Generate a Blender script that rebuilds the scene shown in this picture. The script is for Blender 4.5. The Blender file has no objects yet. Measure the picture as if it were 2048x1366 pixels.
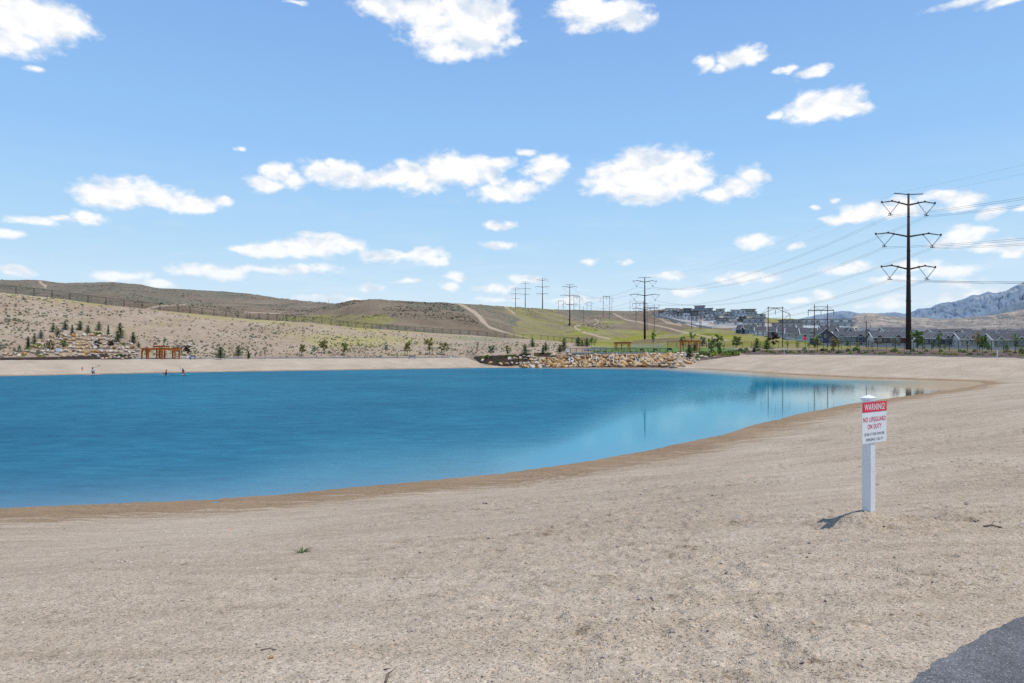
import bpy, bmesh, math, random
import numpy as np
from mathutils import Vector, Matrix
random.seed(7)
C = bpy.context.scene.collection
SC = bpy.context.scene
F = 1365.33; HR = 700.0; CZ = 4.0       # focal length / horizon row of the photograph, eye height above the lake

# ------------------------------------------------------------------ numeric noise
_R = np.random.default_rng(11).random((256, 256))
def vn(x, y, s=0):
    x = np.asarray(x, float) + s*17.31; y = np.asarray(y, float) + s*9.77
    xi = np.floor(x).astype(int); yi = np.floor(y).astype(int)
    fx = x-xi; fy = y-yi; fx = fx*fx*(3-2*fx); fy = fy*fy*(3-2*fy)
    a = _R[xi & 255, yi & 255]; b = _R[(xi+1) & 255, yi & 255]
    c = _R[xi & 255, (yi+1) & 255]; d = _R[(xi+1) & 255, (yi+1) & 255]
    return (a*(1-fx)+b*fx)*(1-fy)+(c*(1-fx)+d*fx)*fy
def fbm(x, y, o=4, s=0, g=.5):
    t = 0; a = 1; n = 0
    for i in range(o):
        t = t+a*vn(np.asarray(x)*2**i*1.03, np.asarray(y)*2**i, s+i*3); n += a; a *= g
    return t/n
def sstep(a, b, x):
    t = np.clip((x-a)/(b-a), 0, 1); return t*t*(3-2*t)

# ------------------------------------------------------------------ shape of the land (metres; lake level is z = 0)
def W0(u, y, z=0.):      # world point on level z seen along a sight line
    Y = (CZ-z)*F/(y-HR); return ((u-1024)/F*Y, Y)
near = [(-17.5, 16.2)]+[W0(*p) for p in [(0,1018),(200,1009),(400,1000),(560,990),(700,976),(850,963),(1000,948),(1100,934),(1200,919),(1300,901),
        (1400,879),(1450,869),(1500,852),(1600,828),(1700,808),(1800,794),(1880,783),(1940,774),(1972,768)]]
far = [W0(*p) for p in [(1958,763),(1900,761),(1800,758),(1700,755),(1600,750),(1500,744.5),(1420,739.5),(1380,737.5),(1335,736.5),(1200,736.5),
        (1050,736),(960,736),(800,738.5),(600,741.5),(400,744.5),(200,748.5),(0,752.5),(-300,757)]]
LAKE = np.array([(-175., 40.), (-60., 13.)]+near+far+[(-175., 96.)])
def lake_d(X, Y):        # signed distance to the shore: + on land
    X = np.asarray(X, float); Y = np.asarray(Y, float)
    best = np.full(X.shape, 1e9); ins = np.zeros(X.shape, bool)
    n = len(LAKE)
    for i in range(n):
        ax, ay = LAKE[i]; bx, by = LAKE[(i+1) % n]
        dx, dy = bx-ax, by-ay
        t = np.clip(((X-ax)*dx+(Y-ay)*dy)/(dx*dx+dy*dy), 0, 1)
        best = np.minimum(best, (X-ax-t*dx)**2+(Y-ay-t*dy)**2)
        if ay != by:
            c = ((ay > Y) != (by > Y)) & (X < dx*(Y-ay)/dy+ax); ins ^= c
    return np.where(ins, -1, 1)*np.sqrt(best)
def tab(rows, k): return np.array([r[0] for r in rows], float), np.array([r[k] for r in rows], float)
_E = []
for u, y, z in [(-900,722,2.2),(0,720.5,2.2),(300,718,2.2),(600,717,2.1),(880,716,1.95),(930,716,1.85)]:
    _E.append((u, (CZ-z)*F/(y-HR), z))
_E += [(952, 168, 1.2), (975, 157, .3), (1040, 153, .15), (1335, 151.5, .15), (1360, 153.5, .5)]
for u, y, z in [(1395,724,1.15),(1440,716,2.),(1470,712.5,2.45),(1500,709.5,2.85),(1648,709.5,2.85),(1848,712.5,2.8),(2048,716.7,2.7),(2300,722,2.6),(2950,740,2.5)]:
    _E.append((u, (CZ-z)*F/(y-HR), z))
_Fc = [(-900,172,552),(-300,183,573),(0,190,585),(109,197,596),(195,202,608),(284,208,617),(391,216,628),(498,225,638.5),(620,245,645),(703,262,655),
       (782,280,660),(880,292,667),(937,300,670),(1011,305,676),(1087,300,680),(1148,285,686),(1201,262,693),(1300,245,694.5),(1400,240,695),
       (1500,228,696),(1600,212,697),(1700,188,698),(1843,163,700),(1930,143,702),(2030,128,704),(2300,118,707),(2950,112,712)]
_S = [(-900,1000,556),(0,1000,560),(70,1000,562),(130,1000,567),(175,1000,565),(230,1000,564),(270,1000,568),(320,990,577),(400,980,580),
      (460,970,584),(500,960,588),(560,930,597),(620,850,603),(670,740,606),(700,640,602),(740,580,600),(790,560,601),(850,560,604),(900,560,607),
      (950,570,609),(1000,620,612),(1060,720,616),(1100,800,618),(1150,850,619.5),(1230,850,621),(1290,850,621),(1340,790,618),(1380,760,618),
      (1420,750,622),(1450,750,624),(1480,740,627),(1520,700,632),(1545,690,636.5),(1570,680,637),(1600,660,639),(1625,620,645),(1650,590,650),
      (1695,560,655),(1712,560,652.5),(1728,560,657),(1760,620,663),(1800,700,665),(2048,700,666),(2950,700,668)]
eu, eY = tab(_E, 1); _, eZ = tab(_E, 2)
fu, fY = tab(_Fc, 1); _, fR = tab(_Fc, 2); fZ = CZ-(fR-HR)/F*fY
su, sY = tab(_S, 1); _, sR = tab(_S, 2); sZ = CZ-(sR-HR)/F*sY
pu = [-900, 900, 1100, 1300, 1600, 1760, 3000]; pv = [1.35, 1.45, 1.9, 1.8, 1.7, 2.2, 2.2]
wu = [-900, 900, 960, 1040, 1340, 1400, 1470, 1500, 2950]
wdY = [9, 9, 9, 8, 8, 10, 3.2, 3.2, 3.2]; wdZ = [.6, .6, 1.9, 3.1, 3.0, 1.9, .25, .06, .06]
def EY(u): return np.interp(u, eu, eY)
def FY(u): return np.interp(u, fu, fY)
def SY(u): return np.interp(u, su, sY)
SIGN = (3.98, 7.62)
_pd = np.arange(0, 90, .1); _pz = np.interp(_pd, [0,2.4,5,9,12.5,15.5,21,40,90], [0,.17,.52,1.2,1.8,2.2,2.42,2.6,2.75])
_k = np.hanning(25); _k /= _k.sum(); _pz = np.concatenate([_pz[:6], np.convolve(np.pad(_pz, 12, 'edge'), _k, 'valid')[6:]]); _pz[:20] = np.interp(_pd[:20], [0, 1.9], [0, _pz[19]])
def prof(d): return np.interp(np.maximum(d, 0), _pd, _pz)
def beach_z(X, Y, u, micro=True):
    d = lake_d(X, Y)
    land = prof(d)
    bed = np.where(d < 0, d*.12, 0)
    e = EY(u)
    de = np.abs(e-Y)
    w = np.clip(1-de/26, 0, 1)**1.5*(Y > 60)
    profE = prof(np.clip(EDD(u), 0, 60))
    z = land+bed+(np.interp(u, eu, eZ)-profE)*w*(d > 0)*np.clip(d/6, 0, 1)
    if micro:
        n = (fbm(X*.35, Y*.35, 3, 1)-.5)*.16*np.clip(d/3, .25, 1)
        z = z+n
        # wave-cut ledges and raked drag lines running along the shore
        z = z+.025*np.sin(d*5+3*fbm(X*.3, Y*.3, 2, 5))*np.exp(-((d-1.2)/1.4)**2)+(fbm(X*1.3, Y*1.3, 4, 77)-.5)*.12*np.exp(-((d-1.6)/1.3)**2)*(d > 0)
        nearf = np.clip((45-Y)/25, 0, 1)*np.clip(d/1.5, 0.15, 1)
        dp = path_d(X, Y); nearf = nearf*np.clip((dp-.05)/.5, 0, 1)
        churn = sstep(.42, .68, fbm(X*.5, Y*.5, 3, 21))*(.35+.65*sstep(-1, 3, X+.2*Y))
        z = z+nearf*((fbm(X*3.2, Y*3.2, 3, 7)-.5)*.05*(.5+churn)+(vn(X*17, Y*17, 3)-.5)*.014*(.6+churn)+(vn(X*42, Y*42, 6)-.5)*.0095)
        r2 = fbm(X*6.5, Y*6.5, 2, 31)
        z = z+nearf*churn*np.maximum(r2-.58, 0)*.13-nearf*(.25+churn)*np.maximum(vn(X*3.1, Y*2.6, 91)-.7, 0)*.13
    mx, my = SIGN[0]-.27, SIGN[1]-.12
    wg = np.exp(-(((X-SIGN[0])/.3)**2+((Y-SIGN[1])/.3)**2)); z = z*(1-wg)+2.212*wg
    z = z+.046*np.exp(-(((X-mx)/.17)**2+((Y-my)/.15)**2)**1.2)*(1+.5*(fbm(X*14, Y*14, 3, 2)-.5))
    z = z-.03*np.exp(-(((X-mx+.3)/.16)**2+((Y-my)/.18)**2))
    return z
PATH_EDGE = np.array([(-6., -2.9), (-1.5, .60), (.3, 2.12), (2.089, 3.526), (2.509, 3.857), (2.828, 4.081), (3.18, 4.325), (3.292, 4.39), (5., 5.62), (8., 8.2), (20., 20.), (36., 38.), (57., 66.), (72, 90)])
def path_d(X, Y):       # distance north-west of the asphalt edge (negative on the asphalt)
    X = np.asarray(X, float); Y = np.asarray(Y, float)
    best = np.full(X.shape, 1e9); sgn = np.ones(X.shape)
    for i in range(len(PATH_EDGE)-1):
        ax, ay = PATH_EDGE[i]; dx, dy = PATH_EDGE[i+1]-PATH_EDGE[i]
        t = np.clip(((X-ax)*dx+(Y-ay)*dy)/(dx*dx+dy*dy), 0, 1)
        q = (X-ax-t*dx)**2+(Y-ay-t*dy)**2
        c = np.sign(dx*(Y-ay)-dy*(X-ax)); m = q < best
        sgn = np.where(m, c, sgn); best = np.where(m, q, best)
    return sgn*np.sqrt(best)
_ug = np.linspace(-900, 2950, 900); _ed = lake_d((_ug-1024)/F*EY(_ug), EY(_ug))
def EDD(u): return np.interp(u, _ug, _ed)
def hill_z(X, Y, u):
    e = EY(u); f = FY(u); s = SY(u); ez = np.interp(u, eu, eZ)
    we = e+np.interp(u, wu, wdY); wz = ez+np.interp(u, wu, wdZ)
    fz = np.interp(u, fu, fZ); sz = np.interp(u, su, sZ); p = np.interp(u, pu, pv)
    t1 = np.clip((Y-e)/(we-e), 0, 1); t2 = np.clip((Y-we)/(f-we), 0, 1); t3 = np.clip((Y-f)/(s-f), 0, 1)
    right = sstep(1560, 1720, u)
    t4 = np.clip((Y-s)/(s*.5), 0, 1); gz = CZ-((np.interp(u, su, sR)+8-6.5*right)-HR)/F*1.5*s
    t5 = np.clip((Y-1.5*s)/(4500-1.5*s), 0, 1); jz = CZ-((682-18*right)-HR)/F*4500
    t6 = np.clip((Y-4500)/22000, 0, 1)
    z = ez+(wz-ez)*t1+(fz-wz)*t2+(sz-fz)*t3**p+(gz-sz)*t4+(jz-gz)*t5+(40-jz)*t6
    a = np.minimum(sstep(0, 12, Y-we)*.5, 99)*sstep(0, 20, np.abs(Y-f))
    z = z+a*(fbm(X*.09, Y*.09, 3, 3)-.5)*1.3
    b = sstep(30, 200, Y-f)*(1-.85*np.exp(-((Y-s)/60)**2))*(1-.6*sstep(1450, 1600, u))
    z = z+b*(fbm(X*.011, Y*.011, 4, 8)-.5)*13
    z = z+sstep(0, 40, Y-f)*(fbm(X*.06, Y*.12, 3, 12)-.5)*1.1*(Y < 1500)
    return z
def terrain(X, Y, micro=False):
    X = np.asarray(X, float); Y = np.asarray(Y, float)
    u = 1024+F*X/np.maximum(Y, .5); u = np.clip(u, -900, 2950)
    return np.where(Y <= EY(u), beach_z(X, Y, u, micro), hill_z(X, Y, u))
def tz(X, Y): return float(terrain(np.array([X]), np.array([Y]))[0])
_Ys = np.exp(np.linspace(math.log(3), math.log(1100), 700))
_cols = {}
def hit(u, y, Ymin=0):  # where the sight line to (u, y) meets the land
    k = round(u)
    if k not in _cols:
        _cols[k] = HR-(terrain((k-1024)/F*_Ys, _Ys)-CZ)/_Ys*F
    r = _cols[k]
    idx = np.where((r <= y) & (_Ys > Ymin))[0]
    i = idx[0] if len(idx) else int(np.argmin(r))
    if i > 0 and r[i-1] > r[i]: Y = _Ys[i-1]+(_Ys[i]-_Ys[i-1])*np.clip((r[i-1]-y)/(r[i-1]-r[i]), 0, 1)
    else: Y = _Ys[i]
    X = (u-1024)/F*Y
    return float(X), float(Y), tz(X, Y)

# ------------------------------------------------------------------ materials
def mat(name):
    m = bpy.data.materials.new(name); m.use_nodes = True
    nt = m.node_tree; b = nt.nodes['Principled BSDF']; return m, nt, b
def N(nt, typ, **kw):
    n = nt.nodes.new(typ)
    for k, v in kw.items():
        if k == 'ins':
            for a, c in v.items(): n.inputs[a].default_value = c
        else: setattr(n, k, v)
    return n
def L(nt, a, b): nt.links.new(a, b)
def ramp(nt, stops, fac=None, interp='LINEAR'):
    r = nt.nodes.new('ShaderNodeValToRGB'); cr = r.color_ramp; cr.interpolation = interp
    while len(cr.elements) < len(stops): cr.elements.new(.5)
    for e, (p, c) in zip(cr.elements, stops): e.position = p; e.color = (*c, 1) if len(c) == 3 else c
    if fac is not None: L(nt, fac, r.inputs[0])
    return r
def noise(nt, scale, detail=4, rough=.55, vec=None, dist=0):
    n = N(nt, 'ShaderNodeTexNoise'); n.inputs['Scale'].default_value = scale; n.inputs['Detail'].default_value = detail
    n.inputs['Roughness'].default_value = rough; n.inputs['Distortion'].default_value = dist
    if vec is not None: L(nt, vec, n.inputs['Vector'])
    return n
def mixc(nt, f, a, b, mode='MIX'):
    m = N(nt, 'ShaderNodeMix'); m.data_type = 'RGBA'; m.blend_type = mode
    for s, v in ((m.inputs[0], f), (m.inputs[6], a), (m.inputs[7], b)):
        if hasattr(v, 'links'): L(nt, v, s)
        elif isinstance(v, (int, float)): s.default_value = v
        else: s.default_value = (*v, 1)
    return m.outputs[2]
def math_(nt, op, a, b=0., c=0., clamp=False):
    m = N(nt, 'ShaderNodeMath'); m.operation = op; m.use_clamp = clamp
    for i, v in enumerate((a, b, c)):
        if hasattr(v, 'links'): L(nt, v, m.inputs[i])
        else: m.inputs[i].default_value = v
    return m.outputs[0]
def smat(name, c1, c2=None, scale=8., rough=.75, bump=0., spec=.3, metal=0., rnd=0., bscale=None):
    """two-tone noisy surface, with an optional per-object brightness shift"""
    m, nt, b = mat(name)
    c2 = c2 or tuple(x*.78 for x in c1)
    tc = N(nt, 'ShaderNodeTexCoord')
    n = noise(nt, scale, 5, .6, tc.outputs['Object'])
    r = ramp(nt, [(.33, c2), (.66, c1)], n.outputs[0]); col = r.outputs[0]
    if rnd:
        oi = N(nt, 'ShaderNodeObjectInfo'); v = math_(nt, 'MULTIPLY_ADD', oi.outputs['Random'], rnd, 1-rnd/2)
        hs = N(nt, 'ShaderNodeHueSaturation'); L(nt, col, hs.inputs['Color']); L(nt, v, hs.inputs['Value']); col = hs.outputs[0]
    L(nt, col, b.inputs['Base Color'])
    b.inputs['Roughness'].default_value = rough; b.inputs['Metallic'].default_value = metal
    b.inputs['Specular IOR Level'].default_value = spec
    if bump:
        n2 = noise(nt, bscale or scale*4, 4, .6, tc.outputs['Object'])
        bp = N(nt, 'ShaderNodeBump'); bp.inputs['Strength'].default_value = bump; bp.inputs['Distance'].default_value = .05
        L(nt, n2.outputs[0], bp.inputs['Height']); L(nt, bp.outputs[0], b.inputs['Normal'])
    return m

M = {}
def sand_material():
    m, nt, b = mat('sand')
    g = N(nt, 'ShaderNodeNewGeometry'); pos = g.outputs['Position']
    at = N(nt, 'ShaderNodeAttribute', attribute_name='wet')
    sep = N(nt, 'ShaderNodeSeparateColor'); L(nt, at.outputs['Color'], sep.inputs[0]); wet, gravel, churn = sep.outputs
    # broad patches, drag streaks, mid clods, grains
    broad = noise(nt, .22, 4, .55, pos)
    base = ramp(nt, [(.3, (.39, .318, .243)), (.5, (.437, .36, .278)), (.72, (.485, .408, .322))], broad.outputs[0]).outputs[0]
    mp = N(nt, 'ShaderNodeMapping'); mp.inputs['Rotation'].default_value = (0, 0, math.radians(-38)); mp.inputs['Scale'].default_value = (.35, 3.2, 1)
    L(nt, pos, mp.inputs['Vector']); st = noise(nt, 1., 5, .62, mp.outputs[0])
    stc = ramp(nt, [(.36, (.84, .82, .79)), (.55, (1, 1, 1)), (.75, (1.08, 1.08, 1.08))], st.outputs[0]).outputs[0]
    base = mixc(nt, .8, base, stc, 'MULTIPLY')
    mid = noise(nt, 5.5, 5, .7, pos)
    midc = ramp(nt, [(.33, (.5, .45, .40)), (.42, (.86, .85, .83)), (.6, (1, 1, 1)), (.8, (1.1, 1.1, 1.1))], mid.outputs[0]).outputs[0]
    base = mixc(nt, math_(nt, 'MULTIPLY_ADD', churn, .55, .42), base, midc, 'MULTIPLY')
    vo = N(nt, 'ShaderNodeTexVoronoi'); vo.inputs['Scale'].default_value = 95; L(nt, pos, vo.inputs['Vector'])
    sc_ = N(nt, 'ShaderNodeSeparateColor'); L(nt, vo.outputs['Color'], sc_.inputs[0])
    gr = ramp(nt, [(0, (.33, .32, .33)), (.09, (.52, .49, .46)), (.2, (.84, .8, .75)), (.5, (.98, .96, .93)), (.8, (1.12, 1.1, 1.08)), (.93, (1.2, 1.02, .88)), (1, (1.5, 1.5, 1.5))], sc_.outputs[0]).outputs[0]
    base = mixc(nt, math_(nt, 'MULTIPLY_ADD', gravel, .45, .62), base, gr, 'MULTIPLY')
    vo2 = N(nt, 'ShaderNodeTexVoronoi'); vo2.inputs['Scale'].default_value = 26; L(nt, pos, vo2.inputs['Vector'])
    s2 = N(nt, 'ShaderNodeSeparateColor'); L(nt, vo2.outputs['Color'], s2.inputs[0])
    gr2 = ramp(nt, [(0, (.72, .7, .68)), (.15, (.93, .92, .9)), (.85, (1.02, 1.02, 1.02)), (1, (1.12, 1.1, 1.1))], s2.outputs[1]).outputs[0]
    base = mixc(nt, .6, base, gr2, 'MULTIPLY')
    # damp band by the water
    wn = noise(nt, 1.3, 5, .65, mp.outputs[0])
    wf = math_(nt, 'ADD', wet, math_(nt, 'MULTIPLY_ADD', wn.outputs[0], 1.7, -.85), clamp=True)
    wf = ramp(nt, [(.25, (0, 0, 0)), (.6, (1, 1, 1))], wf).outputs[0]
    wc = mixc(nt, 1., base, (.66, .57, .465), 'MULTIPLY')
    base = mixc(nt, wf, base, wc)
    L(nt, base, b.inputs['Base Color'])
    b.inputs['Roughness'].default_value = .95; b.inputs['Specular IOR Level'].default_value = .12
    h = math_(nt, 'ADD', math_(nt, 'MULTIPLY', vo.outputs['Distance'], -.55), math_(nt, 'MULTIPLY', mid.outputs[0], 2.2))
    h = math_(nt, 'ADD', h, math_(nt, 'MULTIPLY', st.outputs[0], 3.))
    bp = N(nt, 'ShaderNodeBump'); bp.inputs['Strength'].default_value = .75; bp.inputs['Distance'].default_value = .02
    L(nt, h, bp.inputs['Height']); L(nt, bp.outputs[0], b.inputs['Normal'])
    return m
M['sand'] = sand_material()
def dirt_material():
    m, nt, b = mat('dry_hillside_dirt')
    g = N(nt, 'ShaderNodeNewGeometry'); pos = g.outputs['Position']
    n1 = noise(nt, .09, 4, .6, pos)
    base = ramp(nt, [(.3, (.325, .24, .175)), (.5, (.375, .285, .212)), (.7, (.42, .335, .26))], n1.outputs[0]).outputs[0]
    n2 = noise(nt, .9, 7, .8, pos)
    c2 = ramp(nt, [(.34, (.42, .39, .32)), (.46, (.85, .83, .78)), (.6, (1.02, 1.02, 1.02)), (.72, (1.22, 1.2, 1.15))], n2.outputs[0]).outputs[0]
    base = mixc(nt, .9, base, c2, 'MULTIPLY')
    vo = N(nt, 'ShaderNodeTexVoronoi'); vo.inputs['Scale'].default_value = 1.1; L(nt, pos, vo.inputs['Vector'])
    vf = ramp(nt, [(.16, (1, 1, 1)), (.27, (0, 0, 0))], vo.outputs['Distance']).outputs[0]
    s = N(nt, 'ShaderNodeSeparateColor'); L(nt, vo.outputs['Color'], s.inputs[0])
    pick = math_(nt, 'GREATER_THAN', s.outputs[0], .62)
    base = mixc(nt, math_(nt, 'MULTIPLY', vf, math_(nt, 'MULTIPLY', pick, .7)), base, (.17, .18, .13))
    n3 = noise(nt, .055, 3, .5, pos); n4 = noise(nt, 1.6, 3, .6, pos)
    yf = math_(nt, 'MULTIPLY', ramp(nt, [(.56, (0, 0, 0)), (.66, (1, 1, 1))], n3.outputs[0]).outputs[0], ramp(nt, [(.5, (0, 0, 0)), (.6, (1, 1, 1))], n4.outputs[0]).outputs[0])
    base = mixc(nt, math_(nt, 'MULTIPLY', yf, .65), base, (.33, .31, .09))
    at = N(nt, 'ShaderNodeAttribute', attribute_name='paint'); sp = N(nt, 'ShaderNodeSeparateColor'); L(nt, at.outputs['Color'], sp.inputs[0])
    n5 = noise(nt, 1.4, 4, .7, pos)
    vf2 = math_(nt, 'MULTIPLY', sp.outputs[0], ramp(nt, [(.42, (0, 0, 0)), (.56, (1, 1, 1))], n5.outputs[0]).outputs[0])
    base = mixc(nt, vf2, base, (.33, .30, .08))
    vf3 = math_(nt, 'MULTIPLY', sp.outputs[1], ramp(nt, [(.40, (0, 0, 0)), (.58, (1, 1, 1))], n5.outputs[0]).outputs[0])
    base = mixc(nt, vf3, base, (.17, .20, .14))
    L(nt, base, b.inputs['Base Color']); b.inputs['Roughness'].default_value = .95; b.inputs['Specular IOR Level'].default_value = .05
    bp = N(nt, 'ShaderNodeBump'); bp.inputs['Strength'].default_value = .8; bp.inputs['Distance'].default_value = .5
    L(nt, n2.outputs[0], bp.inputs['Height']); L(nt, bp.outputs[0], b.inputs['Normal'])
    return m
M['dirt'] = dirt_material()
def hills_material():
    m, nt, b = mat('sagebrush_hills')
    g = N(nt, 'ShaderNodeNewGeometry'); pos = g.outputs['Position']
    at = N(nt, 'ShaderNodeAttribute', attribute_name='paint'); sp = N(nt, 'ShaderNodeSeparateColor'); L(nt, at.outputs['Color'], sp.inputs[0])
    green, track, sage = sp.outputs; pale = at.outputs['Alpha']
    n1 = noise(nt, .02, 4, .6, pos)
    base = ramp(nt, [(.3, (.165, .118, .085)), (.5, (.205, .155, .11)), (.72, (.25, .20, .14))], n1.outputs[0]).outputs[0]
    n2 = noise(nt, .35, 5, .7, pos)
    base = mixc(nt, .8, base, ramp(nt, [(.3, (.7, .7, .66)), (.6, (1.05, 1.05, 1.05)), (.8, (1.2, 1.2, 1.15))], n2.outputs[0]).outputs[0], 'MULTIPLY')
    vo = N(nt, 'ShaderNodeTexVoronoi'); vo.inputs['Scale'].default_value = .42; L(nt, pos, vo.inputs['Vector'])
    n3 = noise(nt, .03, 4, .6, pos)
    thr = math_(nt, 'MULTIPLY', sage, math_(nt, 'MULTIPLY_ADD', n3.outputs[0], 1.3, .12))
    sf = math_(nt, 'LESS_THAN', math_(nt, 'MULTIPLY_ADD', n2.outputs[0], .5, vo.outputs['Distance']), math_(nt, 'MULTIPLY_ADD', thr, .85, .12))
    base = mixc(nt, math_(nt, 'MULTIPLY', sf, .78), base, (.10, .112, .08))
    n4 = noise(nt, .028, 6, .72, pos)
    gcol = ramp(nt, [(.3, (.115, .155, .04)), (.45, (.25, .245, .035)), (.56, (.29, .25, .12)), (.72, (.17, .20, .075))], n4.outputs[0]).outputs[0]
    gcol = mixc(nt, .7, gcol, ramp(nt, [(.3, (.6, .65, .6)), (.7, (1.2, 1.2, 1.2))], n2.outputs[0]).outputs[0], 'MULTIPLY')
    gf = math_(nt, 'MULTIPLY', green, ramp(nt, [(.34, (.15, .15, .15)), (.52, (1, 1, 1))], n1.outputs[0]).outputs[0])
    base = mixc(nt, gf, base, gcol)
    base = mixc(nt, track, base, mixc(nt, n2.outputs[0], (.31, .23, .16), (.47, .37, .28)))
    base = mixc(nt, pale, base, mixc(nt, n2.outputs[0], (.40, .38, .36), (.58, .56, .54)))
    # distance turns the land a little bluer, as real air does
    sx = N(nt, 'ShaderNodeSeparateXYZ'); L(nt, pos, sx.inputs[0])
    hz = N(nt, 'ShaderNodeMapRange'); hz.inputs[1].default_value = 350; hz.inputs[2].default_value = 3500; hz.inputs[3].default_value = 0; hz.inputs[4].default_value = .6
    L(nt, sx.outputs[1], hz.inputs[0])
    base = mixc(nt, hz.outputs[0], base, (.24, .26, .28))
    L(nt, base, b.inputs['Base Color']); b.inputs['Roughness'].default_value = 1; b.inputs['Specular IOR Level'].default_value = 0
    bp = N(nt, 'ShaderNodeBump'); bp.inputs['Strength'].default_value = .8; bp.inputs['Distance'].default_value = 1.6
    L(nt, math_(nt, 'SUBTRACT', n2.outputs[0], math_(nt, 'MULTIPLY', vo.outputs['Distance'], .4)), bp.inputs['Height']); L(nt, bp.outputs[0], b.inputs['Normal'])
    return m
M['hills'] = hills_material()
def water_material():
    m, nt, b = mat('lake_water')
    out = nt.nodes['Material Output']; nt.nodes.remove(b)
    g = N(nt, 'ShaderNodeNewGeometry'); pos = g.outputs['Position']
    at = N(nt, 'ShaderNodeAttribute', attribute_name='calm')
    sp = N(nt, 'ShaderNodeSeparateColor'); L(nt, at.outputs['Color'], sp.inputs[0]); calm, shal, painted_refl = sp.outputs
    n1 = noise(nt, .045, 4, .6, pos)
    col = ramp(nt, [(.32, (.012, .092, .16)), (.66, (.020, .138, .215))], n1.outputs[0]).outputs[0]
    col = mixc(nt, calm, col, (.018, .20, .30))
    mpv = N(nt, 'ShaderNodeMapping'); mpv.inputs['Scale'].default_value = (.35, 1, 1); mpv.inputs['Rotation'].default_value = (0, 0, math.radians(8)); L(nt, pos, mpv.inputs['Vector'])
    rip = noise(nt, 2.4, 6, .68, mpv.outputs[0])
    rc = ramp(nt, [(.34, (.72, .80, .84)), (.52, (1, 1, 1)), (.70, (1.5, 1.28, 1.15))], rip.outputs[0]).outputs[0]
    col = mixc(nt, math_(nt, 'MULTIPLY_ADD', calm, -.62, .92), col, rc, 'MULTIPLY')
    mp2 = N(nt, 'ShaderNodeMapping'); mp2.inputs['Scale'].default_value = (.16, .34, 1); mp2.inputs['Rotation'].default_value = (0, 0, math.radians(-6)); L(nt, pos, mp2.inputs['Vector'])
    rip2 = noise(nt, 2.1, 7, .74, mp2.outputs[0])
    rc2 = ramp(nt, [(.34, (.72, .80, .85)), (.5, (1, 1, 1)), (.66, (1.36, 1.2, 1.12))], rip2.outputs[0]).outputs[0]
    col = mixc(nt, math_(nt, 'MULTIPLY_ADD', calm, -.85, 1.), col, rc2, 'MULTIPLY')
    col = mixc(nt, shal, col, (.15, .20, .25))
    col = mixc(nt, painted_refl, col, (.33, .29, .235))  # beach reflection painted in as tan colour, together with the sandy shallows
    dif = N(nt, 'ShaderNodeBsdfDiffuse'); L(nt, col, dif.inputs[0])
    gl = N(nt, 'ShaderNodeBsdfGlossy'); gl.inputs['Color'].default_value = (.50, .73, .84, 1)
    L(nt, mixc(nt, painted_refl, (.44, .70, .77), (.86, .80, .70)), gl.inputs['Color'])  # gloss tinted tan as well, to strengthen the painted beach reflection
    L(nt, math_(nt, 'MULTIPLY_ADD', calm, -.12, .14), gl.inputs['Roughness'])
    w2 = noise(nt, 7., 3, .6, mpv.outputs[0])
    hh = math_(nt, 'ADD', math_(nt, 'MULTIPLY_ADD', rip2.outputs[0], 1.5, rip.outputs[0]), math_(nt, 'MULTIPLY', w2.outputs[0], .25))
    bp = N(nt, 'ShaderNodeBump'); bp.inputs['Distance'].default_value = .10
    L(nt, math_(nt, 'MULTIPLY_ADD', math_(nt, 'POWER', math_(nt, 'SUBTRACT', 1., calm, clamp=True), 1.6), .84, .014), bp.inputs['Strength']); L(nt, hh, bp.inputs['Height'])
    L(nt, bp.outputs[0], gl.inputs['Normal'])
    mx = N(nt, 'ShaderNodeMixShader'); L(nt, math_(nt, 'MULTIPLY_ADD', calm, .38, math_(nt, 'MULTIPLY_ADD', painted_refl, .28, .18)), mx.inputs[0])
    L(nt, dif.outputs[0], mx.inputs[1]); L(nt, gl.outputs[0], mx.inputs[2]); L(nt, mx.outputs[0], out.inputs[0])
    return m
M['water'] = water_material()
def asphalt_material():
    m, nt, b = mat('asphalt')
    g = N(nt, 'ShaderNodeNewGeometry'); pos = g.outputs['Position']
    n1 = noise(nt, 1.6, 5, .6, pos); vo = N(nt, 'ShaderNodeTexVoronoi'); vo.inputs['Scale'].default_value = 150; L(nt, pos, vo.inputs['Vector'])
    s = N(nt, 'ShaderNodeSeparateColor'); L(nt, vo.outputs['Color'], s.inputs[0])
    base = ramp(nt, [(.35, (.085, .085, .087)), (.55, (.14, .14, .143)), (.72, (.23, .225, .22))], n1.outputs[0]).outputs[0]
    base = mixc(nt, .8, base, ramp(nt, [(0, (.4, .4, .4)), (.5, (1, 1, 1)), (.93, (1.3, 1.3, 1.3)), (1, (3, 2.8, 2.6))], s.outputs[0]).outputs[0], 'MULTIPLY')
    L(nt, base, b.inputs['Base Color']); b.inputs['Roughness'].default_value = .9; b.inputs['Specular IOR Level'].default_value = .25
    bp = N(nt, 'ShaderNodeBump'); bp.inputs['Strength'].default_value = .7; bp.inputs['Distance'].default_value = .006
    L(nt, vo.outputs['Distance'], bp.inputs['Height']); L(nt, bp.outputs[0], b.inputs['Normal'])
    return m
M['asphalt'] = asphalt_material()
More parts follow.
